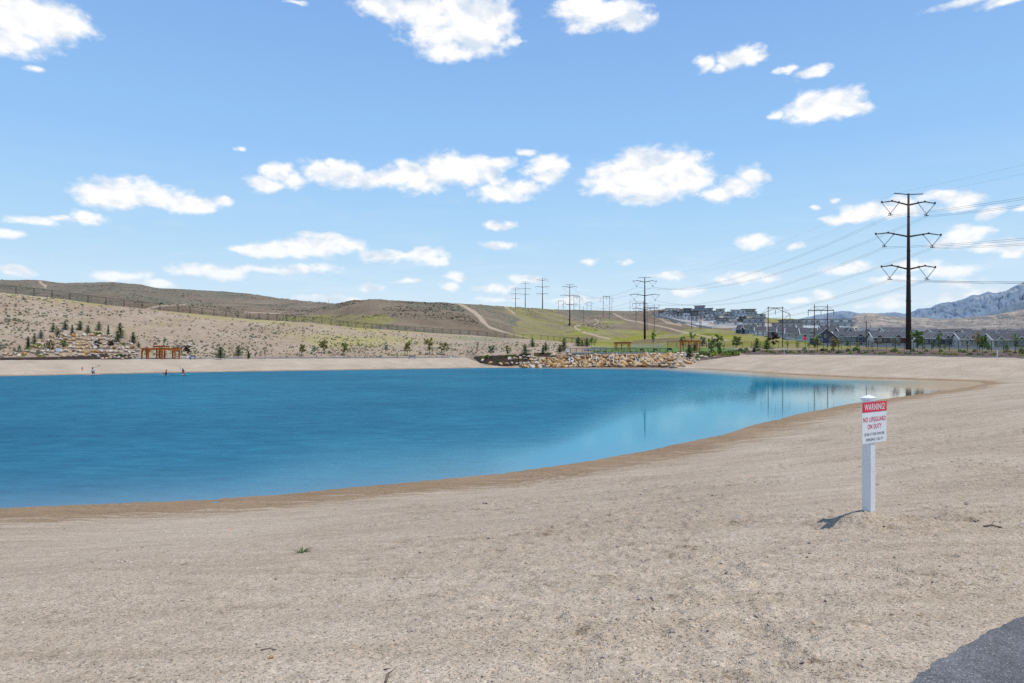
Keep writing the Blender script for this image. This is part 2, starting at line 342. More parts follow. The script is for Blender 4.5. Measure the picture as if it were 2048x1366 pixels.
def rock_material(name, stops, sc=1.6):
    m, nt, b = mat(name)
    oi = N(nt, 'ShaderNodeObjectInfo'); tc = N(nt, 'ShaderNodeTexCoord')
    mp = N(nt, 'ShaderNodeMapping'); L(nt, tc.outputs['Object'], mp.inputs['Vector'])
    cx = N(nt, 'ShaderNodeCombineXYZ'); L(nt, math_(nt, 'MULTIPLY', oi.outputs['Random'], 40.), cx.inputs[0]); L(nt, cx.outputs[0], mp.inputs['Location'])
    n1 = noise(nt, sc, 5, .65, mp.outputs[0])
    f = math_(nt, 'ADD', math_(nt, 'MULTIPLY', oi.outputs['Random'], .75), math_(nt, 'MULTIPLY_ADD', n1.outputs[0], .9, -.33))
    base = ramp(nt, stops, f).outputs[0]
    n2 = noise(nt, sc*5, 4, .7, mp.outputs[0])
    base = mixc(nt, .8, base, ramp(nt, [(.3, (.55, .5, .45)), (.5, (1, 1, 1)), (.75, (1.15, 1.15, 1.15))], n2.outputs[0]).outputs[0], 'MULTIPLY')
    L(nt, base, b.inputs['Base Color']); b.inputs['Roughness'].default_value = .85; b.inputs['Specular IOR Level'].default_value = .2
    bp = N(nt, 'ShaderNodeBump'); bp.inputs['Strength'].default_value = .6; bp.inputs['Distance'].default_value = .08
    L(nt, n2.outputs[0], bp.inputs['Height']); L(nt, bp.outputs[0], b.inputs['Normal'])
    return m
M['rock_gold'] = rock_material('golden_quartzite', [(.0, (.14, .09, .05)), (.25, (.40, .21, .075)), (.5, (.50, .33, .155)), (.75, (.52, .40, .26)), (1, (.36, .17, .07))])
M['rock_pale'] = rock_material('pale_quartzite', [(.0, (.24, .20, .165)), (.3, (.46, .37, .27)), (.6, (.53, .46, .38)), (.85, (.42, .27, .15)), (1, (.56, .51, .45))])
def foliage(name, c1, c2, rnd=.35):
    m, nt, b = mat(name)
    g = N(nt, 'ShaderNodeNewGeometry'); oi = N(nt, 'ShaderNodeObjectInfo')
    n = noise(nt, 1.3, 3, .6, g.outputs['Position'])
    f = math_(nt, 'ADD', math_(nt, 'MULTIPLY', n.outputs[0], .7), math_(nt, 'MULTIPLY', g.outputs['Random Per Island'], .4))
    base = ramp(nt, [(.3, c2), (.8, c1)], f).outputs[0]
    v = math_(nt, 'MULTIPLY_ADD', oi.outputs['Random'], rnd, 1-rnd/2)
    hs = N(nt, 'ShaderNodeHueSaturation'); L(nt, base, hs.inputs['Color']); L(nt, v, hs.inputs['Value'])
    L(nt, hs.outputs[0], b.inputs['Base Color']); b.inputs['Roughness'].default_value = .8; b.inputs['Specular IOR Level'].default_value = .15
    b.inputs['Subsurface Weight'].default_value = 0
    tr = N(nt, 'ShaderNodeBsdfTranslucent'); L(nt, hs.outputs[0], tr.inputs[0])
    mx = N(nt, 'ShaderNodeMixShader'); mx.inputs[0].default_value = .25
    L(nt, b.outputs[0], mx.inputs[1]); L(nt, tr.outputs[0], mx.inputs[2]); L(nt, mx.outputs[0], nt.nodes['Material Output'].inputs[0])
    return m
M['pine'] = foliage('pine_needles', (.12, .18, .05), (.045, .085, .028))
M['blue_spruce'] = foliage('blue_spruce_needles', (.16, .22, .19), (.08, .12, .11))
M['leaf'] = foliage('young_leaves', (.27, .30, .09), (.13, .16, .05))
M['leaf_green'] = foliage('fresh_leaves', (.18, .27, .06), (.08, .14, .035))
M['leaf_olive'] = foliage('olive_leaves', (.32, .28, .10), (.19, .16, .06))
M['leaf_plum'] = foliage('plum_leaves', (.075, .035, .04), (.03, .015, .02))
M['leaf_bronze'] = foliage('bronze_twigs', (.20, .13, .11), (.12, .08, .07))
M['lime'] = foliage('lime_shrub', (.38, .40, .05), (.20, .25, .03))
M['sage'] = foliage('sage_leaves', (.29, .31, .23), (.17, .19, .13))
M['weed'] = foliage('weed_blades', (.13, .19, .06), (.08, .12, .04))
M['bark'] = smat('bark', (.16, .12, .09), scale=20, rough=.9)
M['white'] = smat('white_vinyl', (.80, .80, .79), (.74, .74, .73), scale=3, rough=.38, spec=.5)
M['signface'] = smat('white_sign_face', (.80, .81, .82), (.78, .79, .80), scale=3, rough=.3, spec=.5)
M['red'] = smat('red_ink', (.70, .008, .03), (.66, .008, .028), scale=6, rough=.35)
M['ink'] = smat('dark_ink', (.02, .025, .035), scale=6, rough=.5)
M['steel'] = smat('weathered_steel', (.055, .035, .03), (.035, .024, .022), scale=.5, rough=.75, metal=.2)
M['galv'] = smat('galvanised_steel', (.30, .32, .34), scale=2, rough=.5, metal=.5)
M['insul'] = smat('insulator', (.10, .16, .18), scale=5, rough=.3, spec=.6)
M['wire'] = smat('cable', (.07, .08, .10), scale=1, rough=.6)
M['pole'] = smat('wood_pole', (.17, .075, .045), (.10, .05, .035), scale=1.5, rough=.9)
M['polegrey'] = smat('grey_wood_pole', (.17, .14, .13), (.10, .085, .08), scale=1.5, rough=.9)
M['cedar'] = smat('stained_cedar', (.46, .135, .025), (.30, .075, .015), scale=4, rough=.6)
M['black'] = smat('black_metal', (.018, .018, .02), scale=5, rough=.5)
M['concrete'] = smat('concrete', (.34, .35, .35), (.26, .27, .27), scale=2, rough=.9)
M['mulch'] = smat('dark_mulch', (.065, .042, .036), (.022, .014, .013), scale=3, rough=1, bump=.9, spec=.05)
M['garden_soil'] = smat('garden_soil', (.34, .26, .19), (.16, .11, .08), scale=2.5, rough=1, bump=.9, spec=.05)
M['mulch_brown'] = smat('brown_mulch', (.17, .12, .105), (.075, .05, .045), scale=2.5, rough=1, bump=.9, spec=.05)
M['lawn'] = smat('lawn_turf', (.12, .18, .06), (.08, .13, .04), scale=.6, rough=1, spec=.05)
M['stream'] = smat('falling_water', (.72, .76, .80), (.5, .55, .6), scale=4, rough=.25, spec=.6)
M['glass'] = smat('window_glass', (.06, .08, .11), (.03, .04, .055), scale=.3, rough=.08, spec=.9)
M['trim'] = smat('white_trim', (.74, .75, .76), scale=3, rough=.6)
M['roof'] = smat('grey_shingles', (.085, .087, .096), (.055, .057, .064), scale=.8, rough=.95, rnd=.25)
M['roof_pale'] = smat('weathered_shingles', (.15, .148, .15), (.11, .108, .11), scale=.8, rough=.95, rnd=.2)
for k, c in dict(w_white=(.82,.82,.81), w_cream=(.72,.69,.64), w_grey=(.46,.47,.50), w_dark=(.13,.14,.16), w_navy=(.08,.10,.145), w_blue=(.17,.26,.36),
                 w_tan=(.36,.29,.23), w_osb=(.50,.28,.14), w_sage=(.27,.31,.29), w_brown=(.17,.10,.085), w_stone=(.52,.51,.50), w_taupe=(.46,.43,.39)).items():
    M[k] = smat('siding_'+k[2:], c, tuple(x*.86 for x in c), scale=.7, rough=.85)

# ------------------------------------------------------------------ mesh helpers
class MB:
    def __init__(s): s.v = []; s.f = []
    def add(s, vs, fs):
        o = len(s.v); s.v += [tuple(v) for v in vs]; s.f += [tuple(i+o for i in f) for f in fs]; return s
    def box(s, x0, x1, y0, y1, z0, z1):
        vs = [(x0,y0,z0),(x1,y0,z0),(x1,y1,z0),(x0,y1,z0),(x0,y0,z1),(x1,y0,z1),(x1,y1,z1),(x0,y1,z1)]
        return s.add(vs, [(3,2,1,0),(4,5,6,7),(0,1,5,4),(1,2,6,5),(2,3,7,6),(3,0,4,7)])
    def bar(s, a, b, w, h=None, up=(0,0,1), w2=None):
        a = Vector(a); b = Vector(b); d = (b-a).normalized(); h = h or w; w2 = w2 if w2 is not None else w
        r = d.cross(Vector(up)); r = r.normalized() if r.length > 1e-4 else Vector((1,0,0)); q = r.cross(d)
        k = w2/w
        vs = [a-r*w/2-q*h/2, a+r*w/2-q*h/2, a+r*w/2+q*h/2, a-r*w/2+q*h/2]+[b+k*(-r*w/2-q*h/2), b+k*(r*w/2-q*h/2), b+k*(r*w/2+q*h/2), b+k*(-r*w/2+q*h/2)]
        return s.add(vs, [(0,1,2,3),(7,6,5,4),(1,0,4,5),(2,1,5,6),(3,2,6,7),(0,3,7,4)])
    def tube(s, pts, radii, n=8, cap=True):
        pts = [Vector(p) for p in pts]; rings = []
        radii = [float(radii)]*len(pts) if np.isscalar(radii) else [float(r) for r in radii]
        for i, p in enumerate(pts):
            d = (pts[min(i+1, len(pts)-1)]-pts[max(i-1, 0)]).normalized()
            r = d.cross(Vector((0,0,1))); r = r.normalized() if r.length > 1e-3 else Vector((1,0,0)); q = d.cross(r)
            rings.append([p+radii[i]*(math.cos(6.2832*k/n)*r+math.sin(6.2832*k/n)*q) for k in range(n)])
        o = len(s.v)
        for r in rings: s.v += [tuple(v) for v in r]
        for i in range(len(pts)-1):
            for k in range(n):
                a = o+i*n+k; b = o+i*n+(k+1) % n
                s.f.append((a, b, b+n, a+n))
        if cap: s.f.append(tuple(o+k for k in range(n))[::-1]); s.f.append(tuple(o+(len(pts)-1)*n+k for k in range(n)))
        return s
    def xf(s, mtx):
        s.v = [tuple(mtx @ Vector(v)) for v in s.v]; return s
    def mesh(s, name, smooth=False):
        me = bpy.data.meshes.new(name); me.from_pydata(s.v, [], s.f); me.update()
        if smooth: me.polygons.foreach_set('use_smooth', [True]*len(me.polygons))
        return me
    def build(s, name, m, parent=None, smooth=False, bevel=0.):
        me = s.mesh(name, smooth); me.materials.append(M[m] if isinstance(m, str) else m)
        o = bpy.data.objects.new(name, me); C.objects.link(o)
        if parent: o.parent = parent
        if bevel:
            bv = o.modifiers.new('bevel', 'BEVEL'); bv.width = bevel; bv.segments = 2
        return o
def tag(o, label=None, cat=None, group=None, kind=None):
    if label: o['label'] = label
    if cat: o['category'] = cat
    if group: o['group'] = group
    if kind: o['kind'] = kind
    return o
def thing(name, label, cat, loc, rz=0., group=None):
    o = bpy.data.objects.new(name, None); C.objects.link(o); o.location = loc; o.rotation_euler = (0, 0, rz); o.empty_display_size = .3
    return tag(o, label, cat, group)
def copy_tree(o, parent=None):
    c = o.copy(); C.objects.link(c); c.parent = parent
    for ch in list(o.children): copy_tree(ch, c)
    return c
def grid_mesh(name, X, Y, Z, material, smooth=True, attrs=None):
    n, k = X.shape
    me = bpy.data.meshes.new(name)
    co = np.stack([X, Y, Z], -1).reshape(-1, 3).astype(np.float32)
    i = np.arange(n*k).reshape(n, k)
    q = np.stack([i[:-1, :-1], i[:-1, 1:], i[1:, 1:], i[1:, :-1]], -1).reshape(-1, 4)
    me.vertices.add(n*k); me.vertices.foreach_set('co', co.ravel())
    me.loops.add(q.size); me.loops.foreach_set('vertex_index', q.ravel().astype(np.int32))
    me.polygons.add(len(q)); me.polygons.foreach_set('loop_start', np.arange(0, q.size, 4, dtype=np.int32))
    me.polygons.foreach_set('use_smooth', np.full(len(q), smooth))
    me.update(calc_edges=True)
    for an, arr in (attrs or {}).items():
        a = me.attributes.new(an, 'FLOAT_COLOR', 'POINT'); a.data.foreach_set('color', arr.reshape(-1).astype(np.float32))
    me.materials.append(material)
    o = bpy.data.objects.new(name, me); C.objects.link(o); return o

# ------------------------------------------------------------------ ground sheets
NC = 1500
def cols(lo, hi, n): return np.linspace(lo, hi, n)
APX = 3.0
def col_xy(s, Y): return s*(Y+APX)
def solve_edge(s, fn):
    Y = np.full(s.shape, 150.)
    for _ in range(30):
        u = np.clip(1024+F*s*(Y+APX)/Y, -900, 2950); Y = .5*Y+.5*fn(u)
    return Y
s = np.concatenate([cols(-1.35, -.86, 60)[:-1], cols(-.86, .86, NC), cols(.86, 1.35, 60)[1:]])
sE = solve_edge(s, EY); sF = solve_edge(s, FY); sS = solve_edge(s, SY)
# beach with the lake bed: rows run from the viewer's feet out to the far planting line
r1 = 1/np.linspace(1/1.6, 1/40., 760)
rows = []
Ya = np.repeat(r1[:, None], len(s), 1)
t = np.linspace(0, 1, 360)[1:]
Yb = 1/((1-t)[:, None]/40.+t[:, None]/sE[None, :])
YY = np.concatenate([Ya, Yb]); XX = s[None, :]*(YY+APX)
UU = np.clip(1024+F*XX/YY, -900, 2950)
ZZ = beach_z(XX, YY, UU)
DD = lake_d(XX, YY)
wet = np.zeros(XX.shape+(4,)); wet[..., 3] = 1
wet[..., 0] = np.clip(1-np.abs(DD)/np.where(YY < 70, 4.7, 3.2), 0, 1)*.9+.6*np.exp(-((DD-5.6)/.8)**2)*.35
wet[..., 1] = sstep(30, 6, YY)*.5+.5*sstep(3.5, .3, np.abs(path_d(XX, YY)))
wet[..., 2] = np.clip(sstep(.40, .66, fbm(XX*.5, YY*.5, 3, 21))*(.3+.7*sstep(-1, 3, XX+.2*YY)), 0, 1)
tag(grid_mesh('beach', XX, YY, ZZ, M['sand'], attrs={'wet': wet}), 'coarse tan sand beach around the lake', 'beach', kind='structure')
# ground behind the viewer, for other standpoints
MBg = MB(); MBg.add([(-60, -60, 2.2), (60, -60, 2.2), (60, 1.2, 2.25), (-60, 1.2, 2.25)], [(0, 1, 2, 3)])
tag(MBg.build('ground', 'sand'), 'sandy ground behind the viewpoint', 'ground', kind='structure')
# planted dirt hillside and flats between beach and boundary fence
def inpoly(x, y, P):
    ins = np.zeros(x.shape, bool); n = len(P)
    for i in range(n):
        ax, ay = P[i]; bx, by = P[(i+1) % n]
        if ay != by: ins ^= ((ay > y) != (by > y)) & (x < (bx-ax)*(y-ay)/(by-ay)+ax)
    return ins
def pl_d(x, y, P):
    best = np.full(x.shape, 1e9); wv = np.zeros(x.shape)
    for i in range(len(P)-1):
        ax, ay, aw = P[i]; bx, by, bw = P[i+1]; dx, dy = bx-ax, by-ay
        t = np.clip(((x-ax)*dx+(y-ay)*dy)/(dx*dx+dy*dy), 0, 1); q = np.hypot(x-ax-t*dx, y-ay-t*dy)-(aw+(bw-aw)*t)
        best = np.minimum(best, q)
    return best
t = np.linspace(0, 1, 200)
YY = sE[None, :]*(1-t[:, None])+sF[None, :]*t[:, None]; XX = s[None, :]*(YY+APX); UU = np.clip(1024+F*XX/YY, -900, 2950)
ZZ = hill_z(XX, YY, UU)
RR = HR-(ZZ-CZ)/YY*F
nz = fbm(XX*.08, YY*.08, 3, 14)
pa = np.zeros(XX.shape+(4,)); pa[..., 3] = 1
topd = RR-np.interp(UU, fu, fR)     # a weedy strip below the fence, yellower to the right
pa[..., 0] = sstep(9, 1, topd)*.7*(UU < 1000)+.8*np.exp(-(((UU-700)/110)**2+((RR-682)/17)**2))+.5*np.exp(-(((UU-860)/70)**2+((RR-680)/6)**2))
pa[..., 1] = .8*np.exp(-(((UU-960)/60)**2+((RR-681)/11)**2))+.5*(UU > 1480)*sstep(6, 0, topd)
pa[..., :2] *= sstep(.3, .6, nz)[..., None]*1.4
o = grid_mesh('hillside', XX, YY, ZZ, M['dirt'], attrs={'paint': np.clip(pa, 0, 1)})
tag(o, 'bare tan hillside dotted with sagebrush above the far beach', 'hillside', kind='structure')
# open hills and plain beyond the fence
t = np.linspace(0, 1, 330)**1.25
Ya = sF[None, :]*(1-t[:, None])+sS[None, :]*t[:, None]
t2 = np.linspace(0, 1, 50)[1:]
Yb = sS[None, :]*(26000/sS[None, :])**(t2[:, None])
YY = np.concatenate([Ya, Yb]); XX = s[None, :]*(YY+APX); UU = np.clip(1024+F*XX/YY, -900, 2950)
ZZ = hill_z(XX, YY, UU); RR = HR-(ZZ-CZ)/YY*F
wx = UU+(fbm(XX*.03, YY*.03, 4, 40)-.5)*26; wy = RR+(fbm(XX*.03, YY*.03, 3, 44)-.5)*7
pa = np.zeros(XX.shape+(4,))
G = np.zeros(XX.shape)
for P_, v in [([(1003,611),(1060,616),(1105,618),(1125,632),(1185,655),(1235,694),(1010,682),(1030,655),(1036,640)], .5),
              ([(1040,662),(1120,668),(1230,678),(1230,690),(1040,676)], .9),
              ([(1150,655),(1230,660),(1330,663),(1400,672),(1510,672),(1560,690),(1560,700),(1150,700)], .95),
              ([(1205,637),(1260,640),(1250,648),(1205,650)], .8),
              ([(1370,655),(1470,662),(1520,664),(1700,690),(1720,700),(1400,700),(1360,668)], 1.),
              ([(1530,630),(1560,636),(1620,640),(1615,647),(1530,646)], 1.), ([(1695,650),(1732,650),(1732,660),(1695,660)], 1.),
              ([(560,632),(760,628),(800,640),(720,660),(560,645)], .45),
              ([(1700,690),(2400,694),(2400,712),(1700,705)], .6)]:
    G = np.maximum(G, inpoly(wx, wy, P_)*v)
vis = YY < sS[None, :]*1.02
for _ in range(5):
    G[1:-1, 1:-1] = (G[1:-1, 1:-1]+G[:-2, 1:-1]+G[2:, 1:-1]+G[1:-1, :-2]+G[1:-1, 2:])/5
G = np.clip(G*(.55+.9*fbm(XX*.02, YY*.02, 4, 90)), 0, 1)
pa[..., 0] = G*vis
TR = np.zeros(XX.shape)
for P_ in [[(914,606,1),(931,613,2),(952,626,3.5),(965,641,4),(978,654,2.2),(1008,664,1),(1060,676,.6)],
           [(1218,677,1.2),(1194,672,1.3),(1168,664.4,1.5),(1151,657,1.8),(1151,652,1.6),(1163,649,1)],
           [(1185,650,.6),(1198,646,1),(1196,642,1),(1189,638,.8)],
           [(1225,625,.8),(1240,632.7,1.1),(1257,640,1.1),(1283,645,.9),(1321,653,1.1),(1369,664,1),(1410,672,.8),(1458,682,.6)],
           [(1310,632,1.2),(1335,645,1.4),(1362,651,1.2)], [(1332,634,1.2),(1362,647,1)],
           [(78,562,2),(93,574,2.5)], [(295,618,1.3),(325,611.5,1.5),(372,610,.8)], [(490,625,1.2),(560,628,.6)],
           [(1490,655,2),(1530,648,3)], [(1010,614,1),(1030,627,1.2)]]:
    TR = np.maximum(TR, sstep(.9, -.5, pl_d(wx*.3+UU*.7, wy*.3+RR*.7, P_))*.95)
pa[..., 1] = TR*vis
pa[..., 2] = np.where(G > .3, .12, 1)*(1-.75*sstep(700, 480, UU)*sstep(600, 640, RR))*(1-.8*inpoly(wx, wy, [(1200,630),(1480,640),(1480,700),(1150,700),(1120,650)]))
pa[..., 2] *= .55+.6*sstep(.35, .6, fbm(XX*.012, YY*.012, 3, 50))
PL = np.zeros(XX.shape)
for P_ in [[(1312,628),(1340,626),(1480,634),(1540,640),(1500,655),(1468,655),(1425,659),(1385,652),(1340,640)], [(1500,640),(1730,640),(1730,680),(1640,688),(1500,662)]]:
    PL = np.maximum(PL, inpoly(wx, wy, P_)*.55*sstep(.3, .6, fbm(XX*.05, YY*.05, 2, 60)))
pa[..., 3] = PL*vis
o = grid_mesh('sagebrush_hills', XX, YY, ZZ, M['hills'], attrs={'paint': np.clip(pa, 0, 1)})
tag(o, 'rolling sagebrush hills and grassy slope behind the fence', 'hills', kind='structure')

# lake surface
xs = np.linspace(-175, 62, 420); ys = np.concatenate([np.linspace(12, 60, 150), np.linspace(60, 157, 150)[1:]])
XX, YY = np.meshgrid(xs, ys); DD = -lake_d(XX, YY)
UU = 1024+F*XX/YY; RR = HR+CZ/YY*F
ca = np.zeros(XX.shape+(4,)); ca[..., 3] = 1
nn = (fbm(XX*.05, YY*.03, 3, 70)-.5)
# the breeze reaches the open left half; the sheltered arm to the right lies calm
yb_ = np.interp(UU, [-400, 0, 250, 450, 650, 900, 1100, 1180, 1250, 1350, 1450, 1600], [1100, 1010, 985, 955, 900, 884, 868, 835, 805, 775, 745, 730])
cal = 1.*sstep(-38, 42, RR-yb_+nn*np.clip((RR-700)*.35, 12, 60))
cal = cal*(1-.52*sstep(1200, 850, UU)*sstep(830, 880, RR))*(1-.45*np.exp(-((RR-760)/25)**2)*(UU < 1500))
ca[..., 0] = np.clip(cal, 0, 1)
ca[..., 2] = np.maximum(sstep(16, 2, DD)*sstep(14, 36, XX), sstep(8, 1, DD)*(YY > 120)*sstep(0, 14, XX)*.8)  # where the tan beach reflection is painted: right arm and far right shore
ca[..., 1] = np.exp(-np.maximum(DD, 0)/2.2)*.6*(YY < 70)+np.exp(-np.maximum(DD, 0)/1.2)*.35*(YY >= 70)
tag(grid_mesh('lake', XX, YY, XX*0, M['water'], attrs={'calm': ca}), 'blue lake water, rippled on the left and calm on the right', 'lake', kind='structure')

# strips and beds laid on the land
def patch(name, rows_, material, off=.06, n=8, nu=60, label='', cat='bed', kind='structure', wob=0.):
    """rows_: (u, row of far edge, row of near edge)"""
    R_ = np.array(rows_, float); us = np.linspace(R_[0, 0], R_[-1, 0], nu)
    X = np.zeros((n, nu)); Y = np.zeros((n, nu))
    for i, u in enumerate(us):
        yt = np.interp(u, R_[:, 0], R_[:, 1]); yb = np.interp(u, R_[:, 0], R_[:, 2])
        w = wob*(float(vn(u*.21, 3.3, 5))-.5)
        Yn = hit(u, yb+w)[1]; Yf = max(hit(u, yt+w*.5, Yn)[1], Yn+.3)
        Y[:, i] = np.linspace(Yn, Yf, n); X[:, i] = (u-1024)/F*Y[:, i]
    Z = terrain(X, Y)+off
    return tag(grid_mesh(name, X, Y, Z, M[material]), label, cat, kind=kind)
def strip(name, pts, width, material, off, label, cat='path', side=1, micro=False):
    P_ = [Vector((p[0], p[1])) for p in pts]; vsx = []
    fine = []
    for a, b in zip(P_[:-1], P_[1:]):
        k = max(2, int((b-a).length/(.03 if a.y < 9 and 1 < a.length < 9 else .12 if a.y < 9 and a.length < 12 else 2.5)))
        fine += [a.lerp(b, j/k) for j in range(k)]
    fine.append(P_[-1]); X = []; Y = []
    for i, p in enumerate(fine):
        d = (fine[min(i+1, len(fine)-1)]-fine[max(i-1, 0)]).normalized(); nrm = Vector((d.y, -d.x))*side
        wv = (float(vn(p.x*3.1, p.y*3.1, 9))-.5)*.014+(float(vn(p.x*11, p.y*11, 9))-.5)*.022+(float(vn(p.x*37, p.y*37, 9))-.5)*.02 if micro else 0
        ww = [wv+width*j/10 for j in range(11)]
        X.append([p.x+nrm.x*w for w in ww]); Y.append([p.y+nrm.y*w for w in ww])
    X = np.array(X); Y = np.array(Y); Z = terrain(X, Y, micro)+off
    if side > 0: X, Y, Z = X[:, ::-1], Y[:, ::-1], Z[:, ::-1]
    return tag(grid_mesh(name, X, Y, Z, M[material]), label, cat, kind='structure')
strip('path', [tuple(p) for p in PATH_EDGE], 3., 'asphalt', .008, 'grey asphalt path curving past the viewpoint', micro=True)
us = list(range(2070, 1478, -20)); pts = [((u-1024)/F*float(EY(u)), float(EY(u))) for u in us]
strip('path', [(72, 90)]+pts, 3., 'asphalt', .05, 'asphalt path along the top of the right beach')
us = list(range(-300, 926, 25)); pts = [((u-1024)/F*float(EY(u)), float(EY(u))) for u in us]
strip('path', pts, 2.6, 'asphalt', .05, 'thin asphalt path along the foot of the left hillside', side=-1)
patch('mulch_bed', [(948,714,717),(960,712.5,726),(990,712,731),(1010,711,733),(1060,708,729),(1062,708.5,724)], 'mulch', .09, label='dark mulch bed left of the waterfall')
patch('mulch_bed', [(1068,707,713),(1100,706,714)], 'mulch', .1, label='small dark mulch patch between pale boulders')
patch('mulch_bed', [(1392,706,722),(1420,704,718.5),(1450,703,714.5),(1478,703,711.2)], 'mulch_brown', .08, label='brown mulch bed sloping down beside the right pergola')
patch('mulch_bed', [(1486,701,708.2),(1560,700.5,708),(1650,699.5,708.2),(1750,699.5,709),(1850,701.5,711.4),(1950,703,713),(2048,705,715.2),(2300,709,720)], 'mulch_brown', .08, nu=140, label='long brown mulch bed between path and fence', wob=1.)
patch('mulch_bed', [(0,716,720.2),(60,715.5,720),(140,714,719.5),(180,709,719),(215,708.5,718.8),(262,710,718.6)], 'mulch', .1, nu=80, label='dark mulch strip below the rock garden')
patch('mulch_bed', [(62,694,704),(100,672,704),(150,667,700),(200,668,702),(250,673,708),(278,688,712)], 'garden_soil', .08, n=20, nu=80, label='brown soil under the terraced rock garden', wob=4.)
patch('rock_bank', [(1046,729,733),(1075,722,733.5),(1100,714,734),(1125,710,735),(1340,710,735),(1352,713,735)], 'mulch_brown', .05, n=14, nu=100, label='dark gaps of the boulder bank under the deck')
patch('lawn', [(1182,694,705.4),(1300,695,706),(1345,695.5,706.3),(1400,696,705),(1470,697,702.5)], 'lawn', .10, nu=80, n=12, label='green lawn behind the waterfall deck', cat='lawn')
patch('footpath', [(1168,698.5,702.5),(1190,696.5,701.2),(1212,696.5,700.2)], 'asphalt', .16, label='asphalt footpath rising behind the deck railing', cat='path')
patch('footpath', [(1465,699.5,702.2),(1498,700.2,703)], 'asphalt', .16, label='short paved link by the trash bin', cat='path')
# ================================================================== warning sign in the foreground
def text_mesh(body, w, h, cx, cz, y, material, name, parent, bold=0.):
    cu = bpy.data.curves.new(name, 'FONT'); cu.body = body; cu.size = 1; cu.offset = bold; cu.space_character = 1.14; cu.extrude = 0; cu.align_x = 'CENTER'
    o = bpy.data.objects.new(name, cu); C.objects.link(o); bpy.context.view_layer.update()
    me = bpy.data.meshes.new_from_object(o.evaluated_get(bpy.context.evaluated_depsgraph_get())); bpy.data.objects.remove(o)
    v = np.zeros(len(me.vertices)*3); me.vertices.foreach_get('co', v); v = v.reshape(-1, 3)
    mn, mx = v.min(0), v.max(0); q = np.zeros_like(v)
    q[:, 0] = cx+(v[:, 0]-(mn[0]+mx[0])/2)/(mx[0]-mn[0])*w; q[:, 2] = cz+(v[:, 1]-(mn[1]+mx[1])/2)/(mx[1]-mn[1])*h; q[:, 1] = y
    me.vertices.foreach_set('co', q.ravel()); me.materials.clear(); me.materials.append(M[material]); me.update()
    o = bpy.data.objects.new(name, me); C.objects.link(o); o.parent = parent; return o
zs = 2.205
sg = thing('warning_sign', 'white vinyl post with red and white no lifeguard warning board', 'sign', (SIGN[0], SIGN[1], zs), math.atan2(.578, .816))
MB().box(-.05, .05, -.05, .05, -.35, 1.235).build('post', 'white', sg, bevel=.004)
cp = MB().box(-.058, .058, -.058, .058, 1.235, 1.262)
cp.add([(-.062,-.062,1.262),(.062,-.062,1.262),(.062,.062,1.262),(-.062,.062,1.262),(0,0,1.296)], [(3,2,1,0),(0,1,4),(1,2,4),(2,3,4),(3,0,4)])
cp.build('post_cap', 'white', sg)
bx0, bx1, bz0, bz1 = -.243, .285, .768, 1.222
bd = MB().box(bx0, bx1, -.0565, -.0505, bz0, bz1).build('board', 'signface', sg)
bw, bh, bc = bx1-bx0, bz1-bz0, (bx0+bx1)/2
MB().box(bx0, bx1, -.0585, -.0567, bz1-.245*bh, bz1).build('red_band', 'red', bd)
text_mesh('WARNING!', .445, .073, bc, bz1-.125*bh, -.0600, 'signface', 'lettering', bd, .016)
text_mesh('NO LIFEGUARD', .49, .052, bc, bz1-.425*bh, -.0580, 'red', 'lettering', bd, .014)
text_mesh('ON DUTY', .30, .052, bc, bz1-.60*bh, -.0580, 'red', 'lettering', bd, .014)
text_mesh('ENTER AT YOUR OWN RISK', .435, .030, bc, bz1-.785*bh, -.0580, 'ink', 'lettering', bd, 0)
text_mesh('EMERGENCY: CALL 911', .375, .030, bc, bz1-.915*bh, -.0580, 'ink', 'lettering', bd, 0)
for zz in (bz1-.035, bz1-.49*bh, bz0+.03): MB().tube([(.012, -.0566, zz), (.012, -.0605, zz)], .0045, 8).build('screw', 'galv', bd)
for zz in (.74, .6, .44): MB().tube([(.012, -.0495, zz), (.012, -.0512, zz)], .004, 8).build('screw_hole', 'ink', sg)

